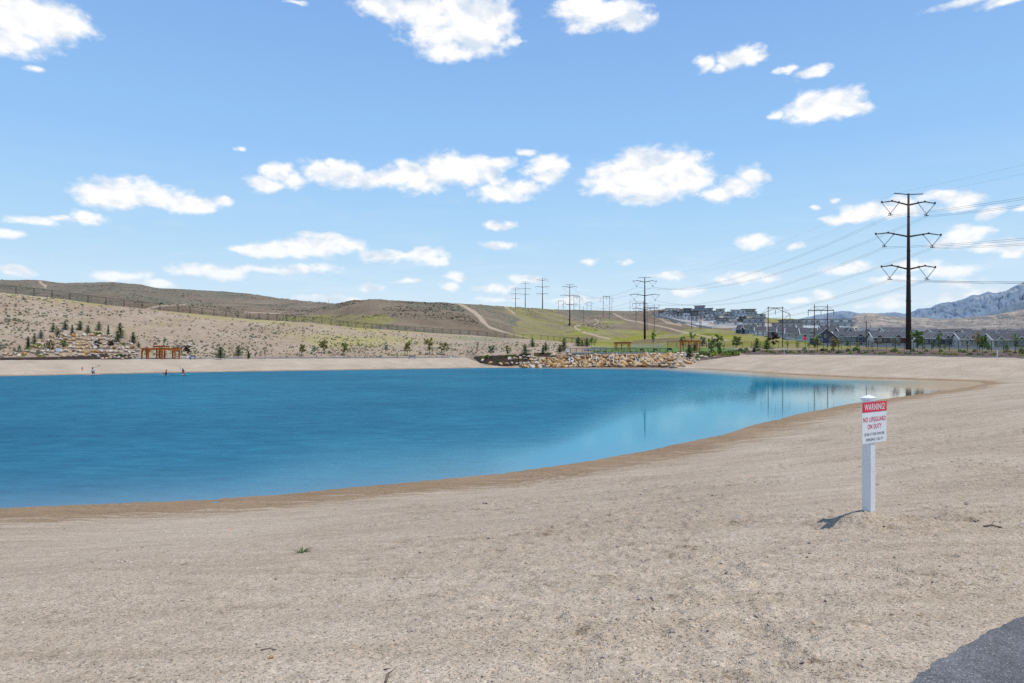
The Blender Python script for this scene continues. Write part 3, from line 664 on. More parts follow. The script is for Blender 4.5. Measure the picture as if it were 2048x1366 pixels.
# ================================================================== loose things on the near sand
def bz(x, y):
    u = 1024+F*x/y
    return float(beach_z(np.array([x]), np.array([y]), np.array([u]))[0])
def onsand(u, y, z0=2.35):
    Y = (CZ-z0)*F/(y-HR)
    for _ in range(8):
        X = (u-1024)/F*Y; Y = (CZ-bz(X, Y))*F/(y-HR)
    return X, Y, bz(X, Y)
def pebbles(name, n, size, material, label, seed, flat=.6, ymax=14., zs_=0.35):
    rg = np.random.default_rng(seed)
    Y = 1/rg.uniform(1/ymax, 1/2.6, n); X = rg.uniform(-.95, .95, n)*Y
    if name == 'sand_clods':
        keep = (fbm(X*.5, Y*.5, 3, 21) > .46) & (rg.random(n) < sstep(-2.5, 2.5, X+.1*Y)*.9+.1); X, Y = X[keep], Y[keep]
    k = (path_d(X, Y) > .02) | (rg.random(len(X)) < (.10*np.exp(np.minimum(path_d(X, Y), 0)/.25)+.008)); X, Y = X[k], Y[k]
    dk = lake_d(X, Y) > .6; X, Y = X[dk], Y[dk]; n = len(X)
    Z = beach_z(X, Y, 1024+F*X/Y)
    s = size[0]*(size[1]/size[0])**(rg.random(n)**2.5)*np.clip(Y/6, .7, 1.6)
    base = np.array([(1,0,0),(0,1,0),(-1,0,0),(0,-1,0),(0,0,1),(.6,.6,.55),(-.6,.5,.6)], float)
    hull = [(0,1,5),(1,4,5),(4,0,5),(1,2,6),(2,4,6),(4,1,6),(2,3,4),(3,0,4)]
    a = rg.uniform(0, 6.28, n); ca_, sa_ = np.cos(a), np.sin(a); st_ = rg.uniform(.6, 1.5, n)
    jit = 1+.35*(rg.random((n, 7, 1))-.5)
    V = base[None]*jit*s[:, None, None]
    x = V[..., 0]*st_[:, None]; y = V[..., 1]
    V = np.stack([X[:, None]+x*ca_[:, None]-y*sa_[:, None], Y[:, None]+x*sa_[:, None]+y*ca_[:, None], Z[:, None]+V[..., 2]*flat-s[:, None]*.12], -1)
    Fc = (np.array(hull)[None]+np.arange(n)[:, None, None]*7).reshape(-1, 3)
    me = bpy.data.meshes.new(name); me.from_pydata(V.reshape(-1, 3).tolist(), [], Fc.tolist()); me.materials.append(material)
    o = bpy.data.objects.new(name, me); C.objects.link(o); return tag(o, label, name.split('_')[-1], kind='stuff')
def island_mat(name, stops, rough=.9):
    m, nt, b = mat(name); g = N(nt, 'ShaderNodeNewGeometry'); r = ramp(nt, stops, g.outputs['Random Per Island'])
    L(nt, r.outputs[0], b.inputs['Base Color']); b.inputs['Roughness'].default_value = rough; b.inputs['Specular IOR Level'].default_value = .2; return m
pebbles('loose_gravel', 26000, (.0025, .011), island_mat('mixed_gravel', [(0,(.24,.24,.25)),(.2,(.36,.33,.30)),(.45,(.42,.34,.27)),(.7,(.50,.43,.35)),(.9,(.62,.58,.53)),(1,(.38,.20,.12))]),
        'fine mixed gravel strewn over the near sand', 3)
pebbles('sand_clods', 7000, (.008, .036), island_mat('crumbly_sand', [(0,(.27,.215,.165)),(.5,(.36,.295,.235)),(1,(.42,.35,.28))], 1.), 'crumbly clods of churned sand around the sign', 8, .75, 16.)
pebbles('bark_chips', 1500, (.006, .022), island_mat('dark_chips', [(0,(.05,.035,.028)),(.5,(.12,.085,.06)),(1,(.24,.18,.13))]), 'dark bark chips and specks strewn over the sand', 12, .35, 60.)
def rod(name, u0, y0, u1, y1, r, m, label, cat, up=.6):
    a = onsand(u0, y0); b = onsand(u1, y1); mid = [(a[i]+b[i])/2 for i in range(3)]
    pts = [(a[0], a[1], a[2]+r*up), (mid[0], mid[1]+r*2, mid[2]+r*1.6), (b[0], b[1], b[2]+r*up)]
    o = thing(name, label, cat, mid); mb = MB().tube([Vector(p)-Vector(mid) for p in pts], [r, r*.9, r*.5], 7); mb.build('stem', m, o)
    k = Vector(pts[1])-Vector(mid); MB().tube([k, k+Vector((r*5, r*3, r*3))], [r*.5, r*.2], 5).build('side_shoot', m, o); return o
rod('twig', 521, 1301, 553, 1300, .0045, 'bark', 'thin dark twig lying on the sand left of centre', 'twig')
rod('stick', 771, 1366, 778, 1346, .008, 'bark', 'short dark stick at the bottom edge of the sand', 'stick')
rod('twig', 130, 1177, 147, 1174, .003, 'bark', 'small dark twig on the sand at lower left', 'twig')
rod('twig', 362, 1130, 374, 1128, .003, 'bark', 'small dark twig on the sand below the shore', 'twig')
rod('twig', 1968, 1054, 2003, 1056, .012, 'bark', 'dark driftwood scrap half buried at far right', 'twig')
def rock_mesh(seed, n=16, flat=.75):
    rg = random.Random(seed); bm = bmesh.new()
    for i in range(n):
        v = Vector((rg.gauss(0, 1), rg.gauss(0, 1), rg.gauss(0, 1))).normalized()*rg.uniform(.8, 1.05); v.z *= flat; bm.verts.new(v*.55)
    bmesh.ops.convex_hull(bm, input=bm.verts); bmesh.ops.delete(bm, geom=[v for v in bm.verts if not v.link_faces], context='VERTS')
    bmesh.ops.bevel(bm, geom=list(bm.edges), offset=.05, segments=1, affect='EDGES')
    me = bpy.data.meshes.new('boulder'); bm.to_mesh(me); bm.free(); return me
ROCKS = {}
for mk in ('rock_gold', 'rock_pale'):
    ROCKS[mk] = []
    for k in range(7):
        me = rock_mesh(100+k+(mk == 'rock_pale')*50, 14+k, .7+.05*k); me.materials.append(M[mk]); ROCKS[mk].append(me)
def rock(name, loc, size, mk, label, group=None, cat='boulder', rs=random):
    o = bpy.data.objects.new(name, rs.choice(ROCKS[mk])); C.objects.link(o); o.location = loc
    o.scale = (size[0], size[1], size[2]); o.rotation_euler = (rs.uniform(-.25, .25), rs.uniform(-.25, .25), rs.uniform(0, 6.28)); return tag(o, label, cat, group)
for u, y, r, mk, lb in [(995,1221,.03,'rock_pale','pale stone on the open sand below the lake'), (540,1315,.035,'rock_gold','small brown stone beside the thin dark twig'),
                        (435,1315,.03,'rock_gold','brown stone low on the left part of the sand'), (1838,1231,.03,'rock_gold','small dark stone near the asphalt path corner')]:
    rock('stone', onsand(u, y), (r*1.5, r, r*.7), mk, lb, cat='stone')
def tuft(u, y, s, n, label, mt='weed'):
    p = onsand(u, y); mb = MB(); rg = random.Random(u)
    for i in range(n):
        a = rg.uniform(0, 6.28); r = rg.uniform(0, s*.35); l = s*rg.uniform(.5, 1.); q = Vector((math.cos(a)*r, math.sin(a)*r, 0))
        t = q+Vector((math.cos(a)*l*.9, math.sin(a)*l*.9, l*rg.uniform(.08, .3))); wv = Vector((-math.sin(a), math.cos(a), 0))*s*.03
        mb.add([q-wv, q+wv, (q+t)/2+wv*.8+Vector((0,0,l*.12)), t, (q+t)/2-wv*.8+Vector((0,0,l*.12))], [(0,1,2,4),(4,2,3)])
    o = mb.build('grass_tuft', mt); o.location = p; return tag(o, label, 'grass tuft')
tuft(605, 1104, .13, 60, 'flat green grass tuft alone on the open sand')
tuft(1815, 996, .05, 16, 'tiny green weed sprout right of the warning sign')
tuft(1783, 1022, .04, 14, 'tiny weed sprout at the foot of the warning sign')
tuft(1767, 902, .05, 12, 'tiny weed sprout behind the warning sign post')
tuft(1720, 920, .05, 12, 'tiny weed sprout left of the warning sign post')
tuft(1952, 1170, .035, 12, 'tiny weed sprout on gravel above the path corner')
tuft(1372, 900, .06, 10, 'tiny dry weed on the sand near the shore')
rg = random.Random(5)
for u, y, col, lb in [(455,1058,(.75,.16,.05),'orange scrap of litter on the left sand'), (1505,950,(.75,.20,.10),'orange scrap of litter left of the sign'), (552,987,(.02,.30,.14),'green bottle cap at the water edge')]:
    p = onsand(u, y); m = smat('litter', col, scale=30, rough=.5); mb = MB(); s_ = .022
    mb.add([(-s_,-s_*.7,0),(s_,-s_*.6,.004),(s_*.8,s_*.7,.016),(-s_*.7,s_*.6,.006),(0,0,.012)], [(0,1,4),(1,2,4),(2,3,4),(3,0,4)])
    o = mb.build('litter_scrap', m); o.location = (p[0], p[1], p[2]+.004); tag(o, lb, 'litter')

# ================================================================== plants
def leafmesh(fn, n, size, seed, aspect=1.6):
    rg = random.Random(seed); mb = MB()
    for i in range(n):
        p, nrm, sc = fn(rg)
        d = Vector((rg.gauss(0,1), rg.gauss(0,1), rg.gauss(0,.7))).normalized(); d = (d+nrm*.7).normalized()
        r = d.orthogonal().normalized(); q = d.cross(r); a = rg.uniform(0, 6.28); r, q = r*math.cos(a)+q*math.sin(a), q*math.cos(a)-r*math.sin(a)
        s_ = size*sc*rg.uniform(.6, 1.25)
        mb.add([p-r*s_*aspect*.5, p+q*s_*.5, p+r*s_*aspect*.5, p-q*s_*.5], [(0,1,2,3)])
    return mb
def conifer(seed, slim=.30, gaps=.15):
    rg = random.Random(seed); mb = MB(); nt_ = 12
    for t in range(nt_):
        h = .10+.86*t/nt_; R = slim*(1-h)**.75*(1+rg.uniform(-.18, .18))+.015
        if rg.random() < gaps*.5: R *= .6
        k = 9 if t < 8 else 6
        for j in range(k):
            if rg.random() < gaps: continue
            a = 6.283*(j+rg.random()*.8)/k; rr = R*rg.uniform(.7, 1.2); dirn = Vector((math.cos(a), math.sin(a), 0))
            for m in range(5):
                f = (m+1)/5; p = dirn*rr*f+Vector((0, 0, h+.045*f-.03*f*f+rg.uniform(-.012, .02)))
                s_ = .036*(1.3-f*.55)*(1-h*.3); side = Vector((-dirn.y, dirn.x, 0))
                mb.add([p-dirn*s_*1.2, p+side*s_+Vector((0,0,-s_*.4)), p+dirn*s_*1.3+Vector((0,0,s_*.5)), p-side*s_+Vector((0,0,-s_*.4))], [(0,1,2),(0,2,3)])
                q = p+Vector((rg.uniform(-1,1), rg.uniform(-1,1), rg.uniform(-.2,1)))*s_*.6
                mb.add([q-side*s_*.8, q+Vector((0,0,s_*1.1)), q+side*s_*.8, q-Vector((0,0,s_*.5))], [(0,1,2,3)])
    return mb
def broadleaf(seed, rx=.24, sparse=1., zc=.62, rz=.36, n=620, size=.05):
    rg0 = random.Random(seed); cl = []
    for i in range(int(16*sparse)+3):
        th = rg0.uniform(0, 6.28); ph = rg0.uniform(-1, 1); r = rg0.random()**.45
        cl.append((Vector((math.cos(th)*math.sqrt(1-ph*ph)*rx*r, math.sin(th)*math.sqrt(1-ph*ph)*rx*r, zc+ph*rz*r)), rg0.uniform(.05, .10)))
    def fn(rg):
        c, r = rg.choice(cl); d = Vector((rg.gauss(0,1), rg.gauss(0,1), rg.gauss(0,1))).normalized()*r*rg.random()**.4
        return c+d, d.normalized(), 1
    lv = leafmesh(fn, n, size, seed)
    tr = MB().tube([(0,0,-.02),(.004,.003,.25),(0,-.004,.55),(.004,0,.85)], [.016,.013,.009,.004], 6)
    for c, r in cl[:9]: tr.tube([(0,0,max(.2, c.z-.22)), tuple(c)], [.006, .002], 4)
    return tr, lv
PL_ = {}
def proto(kind):
    if kind in PL_: return PL_[kind]
    k, mt, v = kind
    if k in ('conifer', 'thin_conifer'):
        mb = conifer(v*7+3, .36 if k == 'conifer' else .17, .10+.05*(v % 3)); tr = MB().tube([(0,0,-.02),(0,0,.95)], [.016, .003], 6)
    elif k == 'broad': tr, mb = broadleaf(v*13+1)
    elif k == 'slender': tr, mb = broadleaf(v*13+5, .14, .8, .58, .38, 260, .045)
    elif k == 'sparse': tr, mb = broadleaf(v*13+9, .16, .5, .66, .32, 110, .05)
    elif k == 'bushy': tr, mb = broadleaf(v*13+2, .42, 2., .5, .42, 700, .06)
    else:
        rg0 = random.Random(v)
        def fn(rg):
            a = rg.uniform(0, 6.28); z = rg.random(); r = math.sqrt(1-z*z*.9)*rg.uniform(.55, 1)*(1+.25*math.sin(3*a+v))
            return Vector((math.cos(a)*r*.5, math.sin(a)*r*.5, z*.9+.02)), Vector((math.cos(a)*r, math.sin(a)*r, z)).normalized(), 1
        mb = leafmesh(fn, 150 if k == 'shrub' else 60, .17 if k == 'shrub' else .24, v); tr = None
    mc = mb.mesh('crown'); mc.materials.append(M[mt]); mt_ = None
    if tr: mt_ = tr.mesh('trunk'); mt_.materials.append(M['bark'])
    PL_[kind] = (mc, mt_); return PL_[kind]
def tree(name, u, yt, yb, kind, label, group=None, wf=1., cat='tree', Ymin=0, loc=None):
    X, Y, Z = loc or hit(u, yb, Ymin); h = (yb-yt)/F*Y*(1.12 if kind[0] in ('broad', 'slender', 'bushy') else 1.); wf *= 1.12
    mc, mt_ = proto(kind); o = thing(name, label, cat, (X, Y, Z), random.uniform(0, 6.28), group); o.scale = (h*wf, h*wf, h)
    for nm, me in (('trunk', mt_), ('crown', mc)):
        if me: c = bpy.data.objects.new(nm, me); C.objects.link(c); c.parent = o
    return o
PN, BS = 'pine', 'blue_spruce'
for u, yt, yb, kd, wf, lb in [
    (106.5,644,664,('conifer',PN,0),1.,'leftmost dark pine in the row above the rock garden'), (116,655,675,('conifer',PN,1),1.15,'dark pine at the left end of the top boulder course'),
    (130.5,640,659,('conifer',PN,2),1.25,'yellowish pine upslope, second in the top row'), (144.5,648,670,('thin_conifer',BS,0),1.,'thin blue-green spruce left of the middle pines'),
    (160,641,660,('conifer',PN,3),1.2,'dark pine upslope with weeds at its foot'), (176,649,670,('conifer',PN,4),1.15,'dark pine standing just behind the top boulders'),
    (198,642,661,('conifer',PN,0),1.1,'dark pine upslope right of garden centre'), (216.5,648,672,('thin_conifer',BS,1),.9,'thin blue-green spruce near the right end of the boulders'),
    (240,643.5,676,('conifer',PN,1),.95,'tallest dark pine at the right of the rock garden'), (235,662,685,('conifer',PN,2),1.,'pine in front of the tallest garden pine'),
    (266.6,663,687,('conifer',PN,3),1.,'pine between the rock garden and the round pergola'), (277,683,695,('conifer',PN,4),1.3,'short bushy pine behind the left end of the pergola'),
    (69,665,687,('conifer',PN,2),1.,'pine at the left flank of the rock garden'), (82,658.5,677,('conifer',BS,0),1.2,'pale blue spruce at the upper left of the garden'),
    (56.6,671,698,('thin_conifer',PN,1),1.1,'slim dark conifer at the far left garden corner'), (39,689,697,('conifer',PN,0),1.2,'tiny conifer alone left of the garden'),
    (440.6,692,718.5,('conifer',PN,3),1.2,'young pine by the path right of the round pergola'), (477,690,714,('conifer',PN,4),1.2,'second young pine right of the round pergola'),
    (497,702,718.5,('thin_conifer',PN,0),1.2,'small thin conifer by the left beach path'), (1049.8,686,710,('conifer',PN,1),1.1,'dark pine behind the dark mulch bed'),
    (1065,676,694,('conifer',PN,2),1.3,'pine on bare ground above the mulch bed'), (1086,689,708,('thin_conifer',PN,2),1.2,'thin conifer left of the waterfall boulders'),
    (1091,683.5,703,('conifer',PN,0),1.15,'pine behind the thin conifer near the waterfall'), (1119.6,688.6,706.5,('conifer',PN,3),1.4,'wide low pine at the left end of the deck'),
    (1128,674,704,('conifer',PN,4),.95,'tall dark pine at the left end of the deck'), (1156,673,694,('conifer',PN,1),1.3,'full dark pine behind the deck path'),
    (1164,679,694,('conifer',PN,2),1.4,'lighter pine next to the full pine behind the deck'), (1174,675,695,('conifer',PN,0),1.15,'dark pine right of the pair behind the deck'),
    (1379,688,717,('conifer',PN,3),1.25,'bright green spruce among boulders in front of right pergola'), (1389.6,684,703,('conifer',PN,4),1.4,'olive conifer inside the right pergola front'),
    (1514,675,698,('conifer',PN,1),1.4,'dark pine right above the black trash bin'), (1533.5,678,701,('conifer',PN,2),1.6,'broad green pine left of the first wooden H frame')]:
    tree('pine_tree' if kd[1] == PN else 'spruce_tree', u, yt, yb, kd, lb, 'conifers planted around the lake', wf)
for u, yt, yb, kd, wf, lb in [
    (99.6,680,700,('bushy','leaf_olive',0),.95,'large yellow-green bush on the left garden terrace'), (125,679,698,('broad','leaf',1),1.3,'round yellow-green tree at the left of the garden boulders'),
    (196,681,697.5,('broad','leaf_plum',0),1.4,'dark purple plum tree centre of the rock garden'), (222.7,681,698,('broad','leaf_plum',1),1.3,'dark purple plum tree right of garden centre'),
    (358,685,710,('sparse','leaf_bronze',0),1.5,'bare reddish twiggy tree right of the round pergola'), (374.6,691,711,('broad','leaf_plum',2),1.4,'dark bronze tree above the small white sign'),
    (530,692,719,('sparse','leaf',1),.8,'thin nearly bare sapling by the left path'), (603.6,688.5,713,('broad','leaf_olive',1),1.,'leftmost olive young tree in the hillside row'),
    (647,681,706,('broad','leaf_olive',2),1.25,'olive young tree with round crown, second in row'), (689,686,711,('broad','leaf',2),1.1,'green young tree, third in the hillside row'),
    (771.7,684.7,708,('slender','sage',0),1.1,'small grey-green sapling in the middle of the hillside row'), (815,683.5,711,('broad','leaf_olive',3),1.15,'olive tree directly behind the dark bench'),
    (858.6,678,709,('broad','leaf_olive',0),1.,'yellowish tree right of the dark bench'), (888.5,684.7,710,('broad','leaf_olive',1),1.2,'olive tree left of the small white beach sign'),
    (954.6,682,705,('sparse','leaf_bronze',1),.8,'bare thin sapling above the mulch bed corner'), (983.8,690.5,715,('broad','sage',1),1.1,'pale green sapling at the back of the mulch bed'),
    (1014.5,689,713.5,('slender','leaf',3),1.4,'taller green sapling at the back of the mulch bed'), (1182.7,674,694.5,('slender','leaf_green',1),1.2,'dark slender tree behind the deck path'),
    (1192,675,691,('sparse','leaf_olive',2),1.4,'faint sparse tree right of the dark slender tree'), (1307,660.6,690,('slender','leaf_green',2),.85,'tall narrow green tree right of the steel pylon'),
    (1364.7,671,697,('slender','leaf_green',3),1.2,'soft green tree left of the right pergola'), (1383,658,690,('sparse','leaf_green',0),1.2,'tall sparse tree rising behind the right pergola'),
    (1406,674,698,('broad','sage',2),1.05,'round grey-green tree right of the right pergola'), (1424,674,703,('bushy','leaf_green',0),.62,'dark green tree at the left of the three-tree clump'),
    (1435,671,703,('broad','leaf',0),1.2,'tall light tree in the middle of the three-tree clump'), (1440,684,706.5,('bushy','leaf_green',1),.7,'bright low tree at the right of the clump'),
    (1472,672,702,('broad','leaf',1),1.3,'tall loose olive-green tree left of the trash bin'), (1546,668,697,('broad','leaf_plum',0),1.25,'dark plum tree beside the first wooden H frame'),
    (1575,680,700,('sparse','leaf',2),1.5,'thin sapling just right of the first H frame'), (1596,680,700,('sparse','leaf_green',1),1.5,'thin sapling midway between the H frames'),
    (1618,681,701,('sparse','leaf',3),1.2,'thin sapling left of the second H frame'), (1635,670,701,('slender','leaf',0),1.5,'green tree between the poles of the second H frame'),
    (1667,674,703,('slender','leaf_olive',0),1.4,'reddish green tree right of the second H frame'), (1677,676,702,('sparse','leaf_olive',1),1.3,'sparse tree beside the reddish green tree'),
    (1695,680,698,('slender','leaf_green',0),1.2,'small dark tree in front of the green-grey row houses'), (1714,682,697,('bushy','lime',0),.5,'small lime tree in front of the green-grey row houses'),
    (1744,678,702,('sparse','sage',1),1.5,'grey sapling at the end of the green-grey row houses'), (1790,668,706,('sparse','sage',0),1.2,'tall sparse sapling left of the big pylon'),
    (1835,661,704,('broad','leaf_green',2),.85,'leafy green tree right behind the big pylon'), (1848,690,700,('bushy','lime',1),.6,'small lime bush tree right of the big pylon'),
    (1867,683,699,('bushy','leaf_green',2),.55,'dark small tree in front of the charcoal row houses'), (1878,662,706,('slender','leaf_green',3),.6,'narrow upright tree in front of charcoal row houses'),
    (1889,690,700,('bushy','lime',2),.65,'bright green bush tree right of the narrow upright tree'), (1955,653,710,('sparse','leaf_olive',0),.75,'tallest sparse tree near the right edge'),
    (1965,672,708,('broad','leaf_green',1),.9,'leafy tree next to the tallest sparse tree'), (1976,682,704,('bushy','leaf_green',3),.6,'dense dark tree right of the leafy tree'),
    (2013,688,704,('bushy','leaf_green',0),.5,'small bush tree in front of the last row houses'), (2031,664,708,('sparse','leaf_green',2),1.1,'sparse tree close to the right edge'),
    (2043,694,711,('bushy','leaf',3),.95,'round pale green bush at the right edge')]:
    tree('young_tree', u, yt, yb, kd, lb, 'young leafy trees around the lake', wf)
for u, yt, yb, mt, wf, lb in [(75,686.5,695,'lime',2.3,'long chartreuse shrub on the left garden terrace'), (54,695,703,'leaf_green',1.3,'dark green shrub at the left end of the garden'),
    (46.5,707,712.5,'lime',1.2,'small lime shrub beside the pond wall'), (77,703,710,'sage',1.4,'grey-green shrub below the chartreuse shrub'),
    (148.5,665,672,'leaf_green',1.,'dark shrub behind the top boulders, leftmost'), (188,664,672,'leaf_green',.9,'dark shrub behind the top boulders, second'), (194,664,672,'leaf_green',.9,'dark shrub behind the top boulders, third'),
    (200,664,672,'leaf_green',.9,'dark shrub behind the top boulders, fourth'), (206,665,673,'leaf_green',1.1,'dark shrub behind the top boulders, rightmost'),
    (247,686,692,'leaf_green',1.3,'green shrub among the right garden boulders'), (254,706,711,'leaf_green',1.6,'low green shrub at the garden foot'), (241,707,713,'weed',1.6,'low grassy shrub by the garden foot'),
    (79,709,713.5,'lime',1.6,'lime shrub in the dark strip below the garden'), (88,710.5,714.5,'lime',1.3,'second lime shrub in the strip below the garden'), (185,714.5,718,'lime',1.5,'lime shrub on the dark mulch wedge'),
    (118,715.5,718.8,'lime',1.3,'low lime shrub by the path below the garden'), (129,681,694,'leaf',.8,'upright green shrub beside the round tree'),
    (3,688,696,'sage',1.6,'dusty sage shrub at the left picture edge'), (39,697,704,'sage',1.3,'dusty shrub below the tiny conifer')]:
    tree('shrub', u, yt, yb, ('shrub', mt, int(u) % 3), lb, 'shrubs planted in the rock garden', wf, 'shrub')
# low shrubs in the beds: nothing singles them out beyond their colour
rg = random.Random(77); random.seed(9)
def bed_shrub(u, yb, h, mt, wf, where, Ymin=0):
    nm = {'lime': 'lime yellow', 'leaf_green': 'dark green', 'weed': 'grassy green', 'sage': 'dusty grey-green', 'leaf_olive': 'olive bronze', 'leaf_plum': 'purple', 'leaf': 'light green'}[mt]
    tree('low_shrub', u, yb-h, yb, ('shrub', mt, int(u) % 4), 'low %s shrub in the %s' % (nm, where), '%s shrubs in the %s' % (nm, where), wf, 'shrub', Ymin)
for k in range(78):
    u = 1490+k*7.3+rg.uniform(-3, 3); back = rg.random() < .42
    y1 = np.interp(u, [1486,1650,1850,2048], [707.5,707.5,710.5,714.5]); y0 = np.interp(u, [1486,1650,1850,2048], [702,701,703,706])
    if back: bed_shrub(u, rg.uniform(y0, y0+2.5), rg.uniform(4.5, 8.5), rg.choice(['leaf_green','sage','leaf_green','leaf_olive','weed','sage']), rg.uniform(1, 1.5), 'long mulch bed')
    else: bed_shrub(u, rg.uniform(y1-2.5, y1), rg.uniform(3, 5.5), rg.choice(['lime','lime','weed','leaf_green','weed','leaf_olive','leaf']), rg.uniform(1.3, 2.2), 'long mulch bed')
for k in range(30):
    u = 1395+k*3.1+rg.uniform(-2, 2); y0 = np.interp(u, [1395,1478], [707,702.5]); y1 = np.interp(u, [1395,1478], [721,710.5])
    bed_shrub(u, y0+(y1-y0)*rg.random(), rg.uniform(4, 8.5), rg.choice(['leaf_green','weed','lime','weed','leaf','leaf_green']), rg.uniform(1.2, 2.), 'bed beside the right pergola')
for u, y in [(962,719),(968,716),(978,717),(985,720),(991,719),(1001,717),(1008,716.5),(1015,714.5),(1022,714),(1029,713.5),(1034,711.5),(995,724),(1006,726),(975,713),(1042,726),(1048,728),(1072,713),(1078,717),(1080,711),(1096,708),(1103,709)]:
    bed_shrub(u, y, rg.uniform(3, 5), rg.choice(['lime','leaf_green','lime','weed']), rg.uniform(1.3, 2.), 'dark bed left of the waterfall')
for k in range(26):
    u = 1190+k*7.+rg.uniform(-2, 2)
    bed_shrub(u, 706.2+rg.uniform(-.6, .2), rg.uniform(2.5, 4.5), rg.choice(['weed','leaf_olive','lime','leaf_green']), rg.uniform(1.6, 2.4), 'planting behind the deck railing', 164)
# sagebrush clumps on the bare hillside
rg = np.random.default_rng(4); cand = []
for k in range(6000):
    u = rg.uniform(-60, 1130); y0 = np.interp(u, fu, fR)+1.5; y1 = min(716., np.interp(u, [-60, 900, 960, 1130], [717, 714, 708, 700])); y = y0+(y1-y0)*rg.random()**.85
    if 40 < u < 290 and y > 664 and not (y < 680 and (u < 60 or u > 262)): continue
    if u > 950 and rg.random() < .4: continue
    X, Y, Z = hit(u, y)
    cm_ = float(fbm(X*.07, Y*.07, 3, 88))
    if rg.random() > np.interp(cm_, [.38, .6], [.25, 1.]): continue
    s_ = rg.uniform(.16, .46)*(1.5 if rg.random() < .1 else 1)
    cand.append((s_/Y, X, Y, Z, s_, u))
cand.sort(reverse=True)
ms = [proto(('tiny', 'sage', v))[0] for v in range(4)]+[proto(('tiny', 'weed', v))[0] for v in range(1)]+[proto(('tiny', 'leaf_olive', v))[0] for v in range(1)]
for i, (a, X, Y, Z, s_, u) in enumerate(cand[:300]):
    o = bpy.data.objects.new('sagebrush', ms[i % 6 if i % 3 else i % 4]); C.objects.link(o); o.location = (X, Y, Z-.05); o.scale = (s_*1.25, s_*1.25, s_*.8); o.rotation_euler.z = i*1.7
    tag(o, 'small grey-green sagebrush clump on the bare hillside', 'sagebrush', 'sagebrush clumps on the bare hillside')
def scatter(name, items, protos, label, cat):
    V = []; Fa = []; mi = []; off = 0; mats = []
    pv = []
    for p in protos:
        v = np.zeros(len(p.vertices)*3); p.vertices.foreach_get('co', v)
        f = [tuple(q.vertices) for q in p.polygons]; m_ = p.materials[0]
        if m_ not in mats: mats.append(m_)
        pv.append((v.reshape(-1, 3), np.array(f), mats.index(m_)))
    for i, (X, Y, Z, sx_, sz_) in enumerate(items):
        v, f, k = pv[i % len(pv)]; a = i*2.39; ca_, sa_ = math.cos(a), math.sin(a)
        V.append(np.stack([X+(v[:, 0]*ca_-v[:, 1]*sa_)*sx_, Y+(v[:, 0]*sa_+v[:, 1]*ca_)*sx_, Z+v[:, 2]*sz_], -1)); Fa.append(f+off); off += len(v); mi += [k]*len(f)
    me = bpy.data.meshes.new(name); me.from_pydata(np.concatenate(V).tolist(), [], np.concatenate(Fa).tolist())
    for m_ in mats: me.materials.append(m_)
    me.polygons.foreach_set('material_index', mi); o = bpy.data.objects.new(name, me); C.objects.link(o); return tag(o, label, cat, kind='stuff')
scatter('sagebrush_cover', [(X, Y, Z-.05, s_*1.25, s_*.8) for (a, X, Y, Z, s_, u) in cand[300:]], ms, 'smaller sagebrush clumps scattered over the bare hillside', 'sagebrush')
# sagebrush on the open hills, thicker towards the ridges
it = []; fu_ = rg.uniform(-60, 1300, 9000); ft = rg.random(9000)**.75
for u, t_ in zip(fu_, ft):
    f0 = FY(u); s0 = SY(u); Y = f0+15+(s0*1.0-f0-15)*t_; X = (u-1024)/F*Y
    if float(vn(X*.03, Y*.03, 33)) < .42 or Y < f0+50: continue
    if u > 1010 and (t_ < .8 or rg.random() < .5) and not (1125 < u < 1230 and t_ > .45): continue
    if inpoly(np.array([u]), np.array([HR-(tz(X, Y)-CZ)/Y*F]), [(905,600),(1000,600),(1060,680),(985,672),(960,650)])[0]: continue
    it.append((X, Y, tz(X, Y)-.15, rg.uniform(.8, 1.9)*(1 if Y > 420 else .65), rg.uniform(.6, 1.2)*(1 if Y > 420 else .65)))
fm = []
for v in range(3):
    rr = random.Random(v); mb = MB()
    for j in range(7):
        a = rr.uniform(0, 6.28); r = rr.uniform(0, .3); c = Vector((math.cos(a)*r, math.sin(a)*r, rr.uniform(.2, .6))); s_ = rr.uniform(.2, .34)
        mb.add([c+Vector((-s_,0,-s_*.8)), c+Vector((s_,0,-s_*.7)), c+Vector((0,s_*.6,s_)), c+Vector((0,-s_,-s_*.6))], [(0,1,2),(1,3,2),(3,0,2)])
    me = mb.mesh('far_clump'); me.materials.append(M['sage_far'] if 'sage_far' in M else M.setdefault('sage_far', foliage('far_sage', (.19, .205, .15), (.13, .145, .105)))); fm.append(me)
scatter('hill_sagebrush', it, fm, 'dark sagebrush speckling the distant hills', 'sagebrush')

# ================================================================== boulders
rr = random.Random(31); used_w = 0
for row in range(6):
    for c in range(38):
        u = 1043+c*8.6+(row % 2)*4.3+rr.uniform(-2, 2); y = 712.2+row*4.6+rr.uniform(-1.2, 1.2)
        if u > 1352+row*3: continue
        if u < 1120 and row < (1120-u)/26: continue
        f = (736-y)/28.; Y = 152.3+7.2*f; X = (u-1024)/F*Y; Z = CZ-(y-HR)/F*Y
        gold = rr.random() < np.interp(u, [1040, 1110, 1300, 1345], [.3, .9, .92, .5]); big = rr.uniform(.85, 1.35)
        rock('boulder', (X, Y-.25, tz(X, Y)+.12), (1.12*big, 1.1*big, 1.12*big), 'rock_gold' if gold else 'rock_pale',
             'golden brown boulder in the face of the waterfall wall' if gold else 'pale boulder in the face of the waterfall wall', 'golden boulders of the waterfall wall' if gold else 'pale boulders of the waterfall wall', rs=rr)
